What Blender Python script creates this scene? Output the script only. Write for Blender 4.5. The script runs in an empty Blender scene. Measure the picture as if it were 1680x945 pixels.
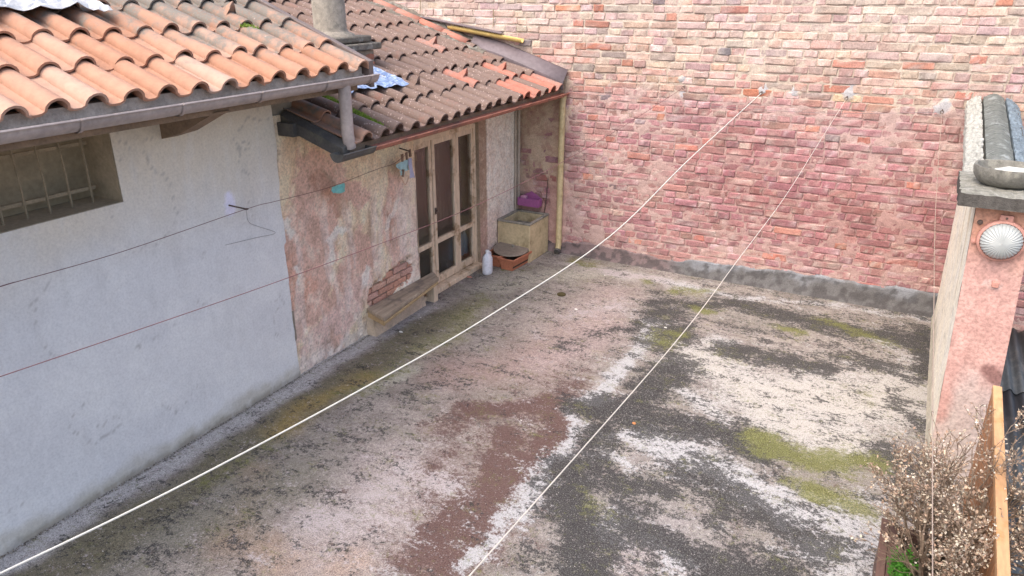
import bpy, math, random
import numpy as np
from mathutils import Vector
random.seed(7); R = math.radians
S = bpy.context.scene
COL = S.collection

# ------------------------------------------------------------------ camera, world, sun, exposure
CAM = np.array([4.30, 0.0, 3.10])
PITCH = math.atan(492/1213); AZ = math.atan(710/1309)
cd = bpy.data.cameras.new('camera'); cd.lens = 1213/1680*36; cd.sensor_width = 36
cd.clip_end = 2000; cd.clip_start = 0.05
cam = bpy.data.objects.new('camera', cd); COL.objects.link(cam)
cam.location = CAM; cam.rotation_euler = (math.pi/2-PITCH, 0, AZ)
S.camera = cam
S.view_settings.view_transform = 'Standard'; S.view_settings.look = 'None'
S.view_settings.gamma = 1; S.view_settings.use_curve_mapping = False
S.view_settings.exposure = 1.27
SUN_EL, SUN_AZ = R(58), R(-158)     # azimuth from +y towards +x
w = bpy.data.worlds.new('World'); S.world = w; w.use_nodes = True
nt = w.node_tree; bg = nt.nodes['Background']
sky = nt.nodes.new('ShaderNodeTexSky'); sky.sky_type = 'NISHITA'; sky.sun_disc = False
sky.sun_elevation = SUN_EL; sky.sun_rotation = SUN_AZ; sky.air_density = 1.0; sky.dust_density = 4.5; sky.ozone_density = 0.6
nt.links.new(sky.outputs[0], bg.inputs[0]); bg.inputs[1].default_value = 0.15
sd = bpy.data.lights.new('sun', 'SUN'); sd.energy = 1.1; sd.angle = R(75); sd.color = (1, .95, .87)
sun = bpy.data.objects.new('sun', sd); COL.objects.link(sun)
sv = Vector((math.sin(SUN_AZ)*math.cos(SUN_EL), math.cos(SUN_AZ)*math.cos(SUN_EL), math.sin(SUN_EL)))
sun.rotation_euler = sv.to_track_quat('Z', 'Y').to_euler()
sun.location = (0, 0, 20)

# ------------------------------------------------------------------ survey helper: a sight line of the photograph met with a plane
_h = np.array([-math.sin(AZ), math.cos(AZ), 0]); _r = np.array([math.cos(AZ), math.sin(AZ), 0]); _u = np.array([0, 0, 1.])
_F = _h*math.cos(PITCH)-_u*math.sin(PITCH); _U = _h*math.sin(PITCH)+_u*math.cos(PITCH)
def ray(px, py): return _F*1213+_r*(px-840)-_U*(py-472.5)
def hit(px, py, ax, val):
    d = ray(px, py); return CAM+d*((val-CAM[ax])/d[ax])
def proj(p):
    d = np.asarray(p)-CAM; z = d@_F; return 840+1213*(d@_r)/z, 472.5-1213*(d@_U)/z, z

# ------------------------------------------------------------------ noise in numpy (for chips, relief and stain maps)
def _hash(i, j, k, seed):
    n = (i.astype(np.int64)*374761393+j.astype(np.int64)*668265263+k.astype(np.int64)*2147483647+seed*974634777) & 0xffffffff
    n = ((n ^ (n >> 13))*1274126177) & 0xffffffff
    n = ((n ^ (n >> 16))*2246822519) & 0xffffffff
    return ((n ^ (n >> 15)) & 0xffff)/65535.0
def vnoise(P, scale, seed=0):
    Q = np.asarray(P, float)*scale+1000.0
    if Q.ndim == 1: Q = Q[None]
    if Q.shape[1] == 2: Q = np.hstack([Q, np.zeros((len(Q), 1))])
    I = np.floor(Q); f = Q-I; f = f*f*(3-2*f); i, j, k = I[:, 0], I[:, 1], I[:, 2]
    out = 0
    for a in (0, 1):
        for b in (0, 1):
            for c in (0, 1):
                wgt = (f[:, 0] if a else 1-f[:, 0])*(f[:, 1] if b else 1-f[:, 1])*(f[:, 2] if c else 1-f[:, 2])
                out = out+wgt*_hash(i+a, j+b, k+c, seed)
    return out
def fbm(P, scale, octv=4, seed=0, rough=.55):
    t = 0; a = 1; s = 0
    for o in range(octv):
        t = t+a*vnoise(P, scale*2.03**o, seed+o*17); s += a; a *= rough
    return t/s
def sst(x, a, b):
    t = np.clip((x-a)/(b-a), 0, 1); return t*t*(3-2*t)
def lerp(c, d, m): return c*(1-m[:, None])+np.asarray(d, float)[None]*m[:, None]
def seg_mask(X, Y, pts, r):
    m = np.zeros(len(X))
    if len(pts) == 1: pts = [pts[0], (pts[0][0]+.001, pts[0][1])]
    for (ax, ay), (bx, by) in zip(pts[:-1], pts[1:]):
        dx, dy = bx-ax, by-ay; t = np.clip(((X-ax)*dx+(Y-ay)*dy)/(dx*dx+dy*dy+1e-9), 0, 1)
        m = np.maximum(m, np.exp(-(((X-ax-t*dx)**2+(Y-ay-t*dy)**2)/(r*r))))
    return m

# ------------------------------------------------------------------ node materials
class NT:
    def __init__(s, name):
        s.m = bpy.data.materials.new(name); s.m.use_nodes = True; s.t = s.m.node_tree
        s.b = s.t.nodes['Principled BSDF']; s.out = s.t.nodes['Material Output']
        s.pos = s.t.nodes.new('ShaderNodeNewGeometry').outputs['Position']
    def n(s, ty, ins={}, **kw):
        q = s.t.nodes.new(ty)
        for k, v in kw.items(): setattr(q, k, v)
        for k, v in ins.items(): s.set(q.inputs[k], v)
        return q
    def set(s, sock, v):
        if hasattr(v, 'is_output'): s.t.links.new(v, sock)
        else:
            if isinstance(v, (tuple, list)) and len(v) == 3 and sock.type == 'RGBA': v = (*v, 1)
            sock.default_value = v
    def noise(s, scale, detail=4, rough=.55, vec=None, dist=0, stretch=None):
        v = vec or s.pos
        if stretch: v = s.n('ShaderNodeVectorMath', {0: v, 1: stretch}, operation='MULTIPLY').outputs[0]
        return s.n('ShaderNodeTexNoise', {'Vector': v, 'Scale': scale, 'Detail': detail, 'Roughness': rough, 'Distortion': dist}).outputs['Fac']
    def vor(s, scale, vec=None, feature='F1', rnd=1):
        return s.n('ShaderNodeTexVoronoi', {'Vector': vec or s.pos, 'Scale': scale, 'Randomness': rnd}, feature=feature)
    def math(s, op, a, b=0.0, c=None):
        q = s.n('ShaderNodeMath', {0: a, 1: b}, operation=op)
        if c is not None: s.set(q.inputs[2], c)
        return q.outputs[0]
    def rng(s, v, a, b, c=0., d=1.):
        return s.n('ShaderNodeMapRange', {'Value': v, 'From Min': a, 'From Max': b, 'To Min': c, 'To Max': d}, interpolation_type='SMOOTHSTEP').outputs[0]
    def mix(s, f, a, b, mode='MIX'):
        q = s.n('ShaderNodeMix', {}, data_type='RGBA', blend_type=mode)
        s.set(q.inputs[0], f); s.set(q.inputs[6], a); s.set(q.inputs[7], b); return q.outputs[2]
    def ramp(s, f, stops):
        q = s.n('ShaderNodeValToRGB', {'Fac': f}); e = q.color_ramp.elements
        while len(e) < len(stops): e.new(.5)
        for el, (p, c) in zip(e, stops): el.position = p; el.color = (*c, 1)
        return q.outputs[0]
    def attr(s, name): return s.n('ShaderNodeAttribute', attribute_name=name)
    def rand(s): return s.n('ShaderNodeObjectInfo').outputs['Random']
    def finish(s, col, rough=.85, bump=None, bstr=.3, bdist=.01, spec=.3, metal=0):
        s.set(s.b.inputs['Base Color'], col); s.set(s.b.inputs['Roughness'], rough); s.set(s.b.inputs['Metallic'], metal)
        s.b.inputs['Specular IOR Level'].default_value = spec
        if bump is not None:
            q = s.n('ShaderNodeBump', {'Height': bump, 'Strength': bstr, 'Distance': bdist}); s.t.links.new(q.outputs[0], s.b.inputs['Normal'])
        return s.m

def simple(name, c, rough=.7, var=.25, scale=12, bstr=.2, bdist=.004, dirt=None, metal=0, spec=.3, stretch=None):
    g = NT(name); n1 = g.noise(scale, 5, .6, stretch=stretch); n2 = g.noise(scale*6, 3, .6, stretch=stretch)
    a = tuple(x*(1-var) for x in c); b = tuple(min(1, x*(1+var)) for x in c)
    col = g.ramp(n1, [(.3, a), (.7, b)])
    if dirt: col = g.mix(g.rng(g.noise(scale*.6, 6, .7), .5, .68), col, dirt)
    col = g.mix(.35, col, g.ramp(n2, [(.3, (.3, .3, .3)), (.7, (1, 1, 1))]), 'MULTIPLY')
    return g.finish(col, rough, g.math('ADD', n1, n2), bstr, bdist, spec, metal)

# painted surface: colour map in attribute Col, fine grain from noise
def painted(name, grain=90, gstr=.5, bstr=.4, bdist=.006, rough=.9, mid=18):
    g = NT(name); c = g.attr('Col').outputs['Color']
    n1 = g.noise(grain, 4, .65); n2 = g.noise(mid, 5, .6)
    col = g.mix(gstr, c, g.ramp(n1, [(.32, (.55, .53, .52)), (.5, (1, 1, 1)), (.68, (1.35, 1.33, 1.3))]), 'MULTIPLY')
    col = g.mix(gstr*.8, col, g.ramp(n2, [(.3, (.75, .74, .73)), (.7, (1.2, 1.2, 1.2))]), 'MULTIPLY')
    h = g.math('ADD', g.math('MULTIPLY', n2, 1.5), g.math('MULTIPLY', n1, .7))
    return g.finish(col, rough, h, bstr, bdist, .2)

M = {}
def build_mats():
    M['brick'] = painted('brick_clay', 75, .6, .55, .008, mid=22)
    M['mortar'] = painted('lime_mortar', 85, .5, .6, .008)
    M['plaster'] = painted('old_plaster', 48, .62, .5, .008, mid=15)
    M['render'] = painted('grey_render', 60, .22, .3, .004)
    # terrace floor: speckled lichen driven by density maps
    g = NT('weathered_concrete'); c = g.attr('Col').outputs['Color']; pc = g.attr('pale_tint').outputs['Color']
    sep = g.n('ShaderNodeSeparateColor', {0: g.attr('dens').outputs['Color']}); sep2 = g.n('ShaderNodeSeparateColor', {0: g.attr('dens2').outputs['Color']})
    fine = g.noise(130, 4, .72); mid = g.noise(26, 6, .7)
    def field(off, k=.40):
        q = g.n('ShaderNodeVectorMath', {0: g.pos, 1: (off, off*.7, 0)}, operation='ADD').outputs[0]
        a_ = g.noise(4.2, 10, .78, vec=q, dist=.25, stretch=(1, 1.5, 1)); b_ = g.noise(34, 6, .8, vec=q)
        return g.math('ADD', g.math('MULTIPLY', a_, .56), g.math('MULTIPLY', b_, .46))
    def layer(f, d, k, w0=.0, w=.03): return g.rng(g.math('ADD', g.math('SUBTRACT', f, .51), g.math('MULTIPLY', g.math('SUBTRACT', d, .5), k)), w0-w, w0+w)
    f1, f2, f3, f4 = field(0), field(7.3), field(15.1), field(23.7)
    col = g.mix(.62, c, g.ramp(fine, [(.36, (.35, .34, .33)), (.5, (1, 1, 1)), (.64, (1.8, 1.77, 1.75))]), 'MULTIPLY')
    col = g.mix(.6, col, g.ramp(mid, [(.33, (.6, .58, .57)), (.67, (1.4, 1.4, 1.4))]), 'MULTIPLY')
    col = g.mix(g.math('MULTIPLY', layer(f4, sep2.outputs[0], .19, 0, .05), .9), col, g.ramp(fine, [(.35, (.055, .03, .027)), (.65, (.15, .09, .08))]))
    col = g.mix(g.math('MULTIPLY', layer(f2, sep.outputs[2], .165, 0, .035), .92), col, g.mix(.55, pc, g.ramp(fine, [(.36, (.5, .5, .5)), (.5, (1, 1, 1)), (.64, (1.5, 1.5, 1.5))]), 'MULTIPLY'))
    col = g.mix(g.math('MULTIPLY', layer(f1, sep.outputs[0], .14, 0, .028), .88), col, g.ramp(fine, [(.38, (.012, .012, .013)), (.52, (.033, .032, .033)), (.66, (.15, .146, .142))]))
    v = g.vor(60); spk = g.math('MULTIPLY', g.rng(v.outputs['Distance'], .14, .24, 1, 0), g.rng(g.n('ShaderNodeSeparateColor', {0: v.outputs['Color']}).outputs[0], .72, .78))
    col = g.mix(g.math('MULTIPLY', spk, .6), col, (.42, .39, .37))
    v2 = g.vor(85); spd = g.math('MULTIPLY', g.rng(v2.outputs['Distance'], .2, .34, 1, 0), g.rng(g.n('ShaderNodeSeparateColor', {0: v2.outputs['Color']}).outputs[1], .55, .62))
    col = g.mix(g.math('MULTIPLY', spd, .6), col, (.06, .05, .045))
    col = g.mix(g.math('MULTIPLY', layer(f3, sep.outputs[1], .20, 0, .065), .85), col, g.ramp(fine, [(.36, (.05, .05, .02)), (.5, (.13, .132, .045)), (.64, (.28, .28, .11))]))
    M['floor'] = g.finish(col, .93, g.math('ADD', g.math('MULTIPLY', fine, 1.2), g.math('ADD', g.math('MULTIPLY', mid, 1.5), g.math('MULTIPLY', f1, -2))), .6, .007, .2)
    # roof tiles
    def tile(name, ramp, gd, algae0, algae1, algc, spots, new=0):
        g = NT(name); rd = g.rand(); col = g.ramp(rd, ramp)
        n1 = g.noise(14, 6, .65); n2 = g.noise(70, 4, .7); n3 = g.noise(5, 3, .6)
        col = g.mix(.5, col, g.ramp(n1, [(.3, (.7, .68, .66)), (.7, (1.25, 1.2, 1.15))]), 'MULTIPLY')
        px = g.n('ShaderNodeSeparateXYZ', {0: g.pos})
        grad = g.math('ADD', g.math('MULTIPLY', px.outputs[0], -gd[0]), g.math('MULTIPLY', px.outputs[1], gd[1]))
        grad = g.math('ADD', grad, gd[2])
        f = g.math('ADD', g.math('ADD', g.math('MULTIPLY', n1, .5), g.math('MULTIPLY', n3, .5)), g.math('ADD', grad, g.math('MULTIPLY', rd, .12)))
        am = g.math('MULTIPLY', g.rng(f, algae0, algae1), g.rng(n2, .3, .55, .55, 1))
        col = g.mix(am, col, g.ramp(n2, [(.3, algc), (.7, tuple(x*1.9 for x in algc))]))
        v = g.vor(48); sp = g.math('MULTIPLY', g.rng(v.outputs['Distance'], .2, .45, 1, 0), g.rng(g.math('MULTIPLY', g.n('ShaderNodeSeparateColor', {0: v.outputs['Color']}).outputs[0], g.rng(n3, .35, .6, .6, 1)), spots, spots+.05))
        col = g.mix(g.math('MULTIPLY', sp, .8), col, (.43, .33, .3))
        return g.finish(col, .85, g.math('ADD', n1, n2), .35, .006, .25)
    M['tile_a'] = tile('tile_orange', [(0, (.38, .2, .13)), (.5, (.45, .265, .19)), (1, (.47, .32, .25))], (.22, .09, -.36), .44, .64, (.125, .115, .1), .93)
    M['tile_b'] = tile('tile_lichen', [(0, (.25, .13, .1)), (.5, (.31, .175, .14)), (1, (.33, .205, .175))], (0, 0, .1), .42, .62, (.125, .09, .075), .62)
    M['tile_c'] = tile('tile_red', [(0, (.42, .165, .12)), (1, (.48, .21, .155))], (0, 0, -.02), .45, .7, (.2, .13, .11), .95)
    M['gutter_brown'] = simple('painted_brown_metal', (.44, .37, .345), .4, .12, 5, .1, .002, spec=.5)
    M['gutter_edge'] = simple('worn_metal_edge', (.5, .45, .42), .5, .1, 9)
    M['gutter_copper'] = simple('rusty_copper_paint', (.40, .165, .115), .6, .22, 9, dirt=(.2, .11, .09))
    M['dark_metal'] = simple('dark_metal', (.1, .095, .09), .5, .2, 10, dirt=(.16, .15, .12))
    M['flash'] = simple('mauve_flashing', (.19, .155, .165), .5, .12, 4, .1, .002)
    M['yellow_pipe'] = simple('yellowed_pipe_paint', (.58, .47, .27), .5, .12, 5, .1, .002, dirt=(.42, .31, .16))
    M['yellow_gut'] = simple('yellow_gutter_paint', (.6, .44, .16), .5, .15, 5)
    M['cream_pipe'] = simple('cream_pipe_paint', (.5, .42, .34), .6, .15, 6)
    M['wood_door'] = simple('door_wood', (.78, .62, .46), .6, .13, 10, dirt=(.4, .27, .16), stretch=(1, 1, .15))
    M['wood_old'] = simple('weathered_plank', (.40, .32, .24), .85, .3, 9, .5, .006, dirt=(.22, .18, .15), stretch=(3, .25, 1))
    M['wood_edge'] = simple('worn_plank_edge', (.5, .36, .2), .8, .25, 9, stretch=(1, .3, 1))
    M['wood_dark'] = simple('rafter_wood', (.28, .2, .14), .85, .25, 9)
    M['wood_orange'] = simple('stained_orange_wood', (.55, .32, .165), .7, .22, 8, dirt=(.5, .24, .09), stretch=(1, .2, 1))
    M['wood_red'] = simple('stained_brown_board', (.36, .17, .08), .6, .2, 8, stretch=(1, .3, .4))
    M['planter_brown'] = simple('brown_planter_wood', (.13, .075, .06), .6, .2, 9, stretch=(1, .2, 1))
    M['terracotta'] = simple('terracotta_plastic', (.52, .2, .115), .6, .12, 7)
    M['stone_yellow'] = simple('yellow_stone', (.62, .50, .31), .8, .14, 6, .3, .004, dirt=(.4, .31, .18))
    M['stone_worn'] = simple('worn_grey_stone', (.34, .31, .26), .9, .3, 12, .5, .006, dirt=(.15, .14, .12))
    M['concrete_lid'] = simple('brown_cement', (.29, .235, .19), .9, .18, 14)
    M['purple'] = simple('purple_plastic', (.38, .12, .3), .4, .1, 6, .05)
    M['white_plastic'] = simple('white_plastic', (.74, .75, .82), .35, .04, 5, .03, spec=.5)
    M['white_cap'] = simple('cap_plastic', (.82, .82, .84), .35, .04, 5, .03, spec=.5)
    M['iron'] = simple('rusty_iron', (.12, .085, .07), .7, .3, 30)
    M['bar'] = simple('pale_dusty_iron', (.36, .29, .2), .7, .2, 20)
    M['cord_white'] = simple('white_cord', (.66, .64, .58), .6, .05, 60)
    M['cord_beige'] = simple('beige_cord', (.62, .55, .48), .6, .08, 60)
    M['cord_brown'] = simple('brown_cord', (.36, .28, .23), .7, .1, 60)
    M['wire'] = simple('red_brown_wire', (.2, .09, .09), .6, .2, 40)
    M['wire_grey'] = simple('grey_wire', (.18, .16, .17), .6, .2, 40)
    M['aqua'] = simple('aqua_cloth', (.25, .62, .6), .9, .12, 30)
    M['paleblue'] = simple('pale_blue_cloth', (.45, .66, .69), .9, .12, 30)
    M['lavender'] = simple('lavender_cloth', (.5, .5, .68), .9, .1, 30)
    M['peg'] = simple('wooden_peg', (.3, .2, .14), .7, .2, 30)
    M['coral'] = simple('coral_string', (.7, .42, .3), .8, .1, 30)
    M['chimney'] = simple('chimney_cement', (.34, .3, .25), .95, .25, 22, .6, .008, dirt=(.22, .2, .17))
    M['slab'] = simple('mossy_slab', (.17, .15, .125), .95, .35, 14, .6, .01, dirt=(.34, .33, .3))
    M['lime_patch'] = simple('lime_patch', (.62, .62, .68), .95, .15, 40, .5, .006)
    M['clear_white'] = simple('crumpled_plastic_sheet', (.52, .52, .53), .3, .35, 9, .1, spec=.6)
    g = NT('blue_grey_tarp'); n = g.noise(16, 6, .7, dist=1.5)
    M['foil'] = g.finish(g.ramp(n, [(.3, (.06, .1, .22)), (.5, (.2, .28, .46)), (.64, (.5, .56, .66))]), .3, n, .5, .01, .6)
    M['coping'] = simple('dark_slate_cement', (.17, .18, .165), .95, .35, 16, .7, .012, dirt=(.33, .35, .34), stretch=(1, 2.6, 1))
    M['coping_white'] = simple('white_lit_rough_stone', (.62, .61, .55), .95, .25, 40, .9, .015, dirt=(.4, .39, .35))  # left coping rank: rough stone, its white lighting put into the colour
    M['coping_blue'] = simple('blue_grey_slate', (.22, .27, .31), .95, .35, 30, .8, .012)
    M['cap'] = simple('rough_cement_cap', (.28, .27, .23), .95, .35, 26, .8, .012, dirt=(.42, .41, .37))
    M['cap_edge'] = simple('dark_cement_edge', (.11, .1, .09), .95, .35, 30, .8, .01)
    M['bowl'] = simple('grey_cement_bowl', (.2, .19, .165), .9, .35, 22, .6, .008, dirt=(.3, .285, .24))
    M['sand'] = simple('pale_sand', (.6, .6, .55), .95, .12, 40)
    M['pink_metal'] = simple('pink_painted_metal', (.6, .3, .24), .5, .1, 14)
    M['leaf_dry'] = None
    g = NT('dry_leaf'); at = g.attr('Col').outputs['Color']
    M['leaf_dry'] = g.finish(at, .8, None); g.b.inputs['Subsurface Weight'].default_value = 0
    M['twig'] = simple('grey_brown_twig', (.2, .145, .105), .9, .3, 60)
    g = NT('green_leaf'); M['leaf_green'] = g.finish(g.ramp(g.noise(60, 3), [(.3, (.02, .085, .008)), (.7, (.07, .22, .02))]), .6, None)
    g = NT('moss_tuft'); M['moss'] = g.finish(g.ramp(g.noise(60, 3), [(.3, (.09, .15, .02)), (.7, (.27, .36, .06))]), .9, None)
    M['soil'] = simple('dry_soil', (.1, .075, .055), .95, .4, 40, .8, .02)
    M['corrugated'] = simple('dark_corrugated_sheet', (.075, .085, .095), .6, .35, 8, .3, .006, dirt=(.13, .13, .13), stretch=(1, .3, 1))
    M['debris_base'] = simple('grey_valley_cement', (.33, .33, .34), .9, .35, 12, .5, .01, dirt=(.12, .1, .09))
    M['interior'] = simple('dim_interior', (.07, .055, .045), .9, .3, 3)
    M['curtain'] = simple('brown_net_curtain', (.17, .125, .09), .95, .15, 140, .3, .004)
    M['drain'] = simple('mossy_disc', (.075, .06, .025), .9, .3, 40)
    M['orange_leaf'] = simple('orange_leaf', (.6, .25, .1), .8, .1, 30)
    M['chip'] = simple('pale_chip', (.75, .73, .68), .8, .08, 30)
    M['shard'] = simple('terracotta_shard', (.42, .2, .15), .8, .1, 30)
    M['ground'] = simple('courtyard_ground', (.2, .18, .16), .95, .2, 1.5)
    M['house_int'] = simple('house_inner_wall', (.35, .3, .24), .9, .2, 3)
    g = NT('window_glass'); g.finish((.9, .88, .85), .05, None, spec=.5); g.b.inputs['Transmission Weight'].default_value = 1.0; M['glass'] = g.m
    n = g.noise(3, 4); g.set(g.b.inputs['Roughness'], g.rng(n, .3, .7, .05, .2))
    g = NT('lamp_glass'); g.finish((.5, .53, .52), .2, None, spec=.5); g.b.inputs['Transmission Weight'].default_value = .25; M['lamp_glass'] = g.m
    g = NT('bottle_plastic'); g.finish((.35, .5, .62), .15, None, spec=.5); g.b.inputs['Transmission Weight'].default_value = .3; M['bottle'] = g.m
build_mats()

# ------------------------------------------------------------------ mesh building
ROOT = {}
def tag(o, label=None, cat=None, group=None, kind=None):
    if label: o['label'] = label
    if cat: o['category'] = cat
    if group: o['group'] = group
    if kind: o['kind'] = kind
    return o
def empty(name, loc, label, cat, group=None):
    o = bpy.data.objects.new(name, None); COL.objects.link(o); o.location = loc; o.empty_display_size = .1
    ROOT[o.as_pointer()] = Vector(loc); return tag(o, label, cat, group)
def origin(parent): return ROOT.get(parent.as_pointer(), Vector((0, 0, 0))) if parent else Vector((0, 0, 0))
def link_mesh(name, me, parent=None, loc=None):
    o = bpy.data.objects.new(name, me); COL.objects.link(o)
    if parent: o.parent = parent; ROOT[o.as_pointer()] = origin(parent)
    if loc is not None: o.location = Vector(loc)-origin(parent)
    return o
def np_mesh(name, V, F, mat, smooth=True, attrs=None):
    me = bpy.data.meshes.new(name); V = np.asarray(V, np.float32); F = np.asarray(F, np.int32)
    me.vertices.add(len(V)); me.vertices.foreach_set('co', V.ravel())
    me.loops.add(F.size); me.loops.foreach_set('vertex_index', F.ravel())
    me.polygons.add(len(F)); k = F.shape[1]
    me.polygons.foreach_set('loop_start', np.arange(0, F.size, k, dtype=np.int32)); me.polygons.foreach_set('loop_total', np.full(len(F), k, np.int32))
    me.polygons.foreach_set('use_smooth', np.full(len(F), smooth))
    if isinstance(mat, str): mat = M[mat]
    me.materials.append(mat); me.update(calc_edges=True)
    for nme, c in (attrs or {}).items(): set_col(me, nme, c)
    return me
def set_col(me, nme, c):
    a = me.color_attributes.new(nme, 'FLOAT_COLOR', 'POINT'); c = np.clip(np.asarray(c, np.float32), 0, 1)
    if c.shape[1] == 3: c = np.hstack([c, np.ones((len(c), 1), np.float32)])
    a.data.foreach_set('color', c.ravel())
class MB:
    def __init__(s): s.v = []; s.f = []; s.mi = []; s.cur = 0
    def add(s, V, F):
        b = len(s.v); s.v += [tuple(float(t) for t in p) for p in V]; s.f += [tuple(b+i for i in f) for f in F]; s.mi += [s.cur]*len(F); return s
    def hexa(s, P):  # 8 corners: bottom 4 ccw, top 4 ccw
        return s.add(P, [(3, 2, 1, 0), (4, 5, 6, 7), (0, 1, 5, 4), (1, 2, 6, 5), (2, 3, 7, 6), (3, 0, 4, 7)])
    def box(s, x0, y0, z0, x1, y1, z1):
        return s.hexa([(x0, y0, z0), (x1, y0, z0), (x1, y1, z0), (x0, y1, z0), (x0, y0, z1), (x1, y0, z1), (x1, y1, z1), (x0, y1, z1)])
    def tube(s, pts, rad, n=8, cap=True):
        pts = [Vector(p) for p in pts]; V = []; F = []; N = len(pts)
        rad = rad if isinstance(rad, (list, tuple)) else [rad]*N
        up = None
        for i, p in enumerate(pts):
            d = (pts[min(i+1, N-1)]-pts[max(i-1, 0)]).normalized()
            if up is None: up = Vector((0, 0, 1)) if abs(d.z) < .9 else Vector((1, 0, 0))
            a = d.cross(up).normalized(); b = a.cross(d).normalized(); up = b
            for k in range(n):
                t = 2*math.pi*k/n; V.append(p+(a*math.cos(t)+b*math.sin(t))*rad[i])
        for i in range(N-1):
            for k in range(n):
                F.append((i*n+k, i*n+(k+1) % n, (i+1)*n+(k+1) % n, (i+1)*n+k))
        if cap: F.append(tuple(range(n))); F.append(tuple(reversed(range((N-1)*n, N*n))))
        return s.add(V, F)
    def lathe(s, prof, c, n=24, axis='z', sx=1, sy=1):
        V = []; F = []
        for r, h in prof:
            for k in range(n):
                t = 2*math.pi*k/n; a, b = r*math.cos(t)*sx, r*math.sin(t)*sy
                V.append({'z': (c[0]+a, c[1]+b, c[2]+h), 'y': (c[0]+a, c[1]-h, c[2]+b), 'x': (c[0]+h, c[1]+a, c[2]+b)}[axis])
        for i in range(len(prof)-1):
            for k in range(n): F.append((i*n+k, i*n+(k+1) % n, (i+1)*n+(k+1) % n, (i+1)*n+k))
        F.append(tuple(reversed(range(n)))); F.append(tuple(range((len(prof)-1)*n, len(prof)*n)))
        return s.add(V, F)
    def jitter(s, a, seed=1, scale=20):
        V = np.array(s.v); 
        for ax in range(3): V[:, ax] += (fbm(V, scale, 3, seed+ax*7)-.5)*2*a
        s.v = [tuple(p) for p in V]; return s
    def mesh(s, name, mats, off=Vector((0, 0, 0)), smooth=True, autos=True):
        me = bpy.data.meshes.new(name); me.from_pydata([(p[0]-off[0], p[1]-off[1], p[2]-off[2]) for p in s.v], [], s.f)
        if not isinstance(mats, (list, tuple)): mats = [mats]
        for m in mats: me.materials.append(M[m] if isinstance(m, str) else m)
        me.polygons.foreach_set('material_index', s.mi)
        me.polygons.foreach_set('use_smooth', [smooth]*len(me.polygons)); me.update()
        if smooth and autos: me.set_sharp_from_angle(angle=R(38))
        return me
    def build(s, name, mats, parent=None, smooth=True, loc=None, label=None, cat=None, group=None, kind=None, bevel=0):
        off = origin(parent) if parent else Vector(loc or (0, 0, 0))
        me = s.mesh(name, mats, off, smooth); o = link_mesh(name, me, parent)
        if not parent: o.location = off
        if bevel:
            b = o.modifiers.new('bevel', 'BEVEL'); b.width = bevel; b.segments = 2; b.limit_method = 'ANGLE'
        return tag(o, label, cat, group, kind)
def grid_idx(nu, nv, flip=False):
    a = np.arange(nu*nv).reshape(nv, nu); q = np.stack([a[:-1, :-1], a[:-1, 1:], a[1:, 1:], a[1:, :-1]], -1).reshape(-1, 4)
    return q[:, ::-1] if flip else q
def interp(pts, n):
    """smooth curve through 3D points (Catmull-Rom)"""
    P = [np.array(p, float) for p in pts]; P = [2*P[0]-P[1]]+P+[2*P[-1]-P[-2]]; out = []
    for i in range(1, len(P)-2):
        for k in range(n):
            t = k/n; a, b, c, d = P[i-1:i+3]
            out.append(.5*((2*b)+(-a+c)*t+(2*a-5*b+4*c-d)*t*t+(-a+3*b-3*c+d)*t**3))
    out.append(P[-2]); return out

YB, XR = 8.085, 4.80     # back wall face, right wall face

# ================================================================== SETTING
gm = MB(); gm.box(-60, -60, -3.3, 60, 60, -3.0); gm.build('ground', 'ground', kind='structure')

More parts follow.
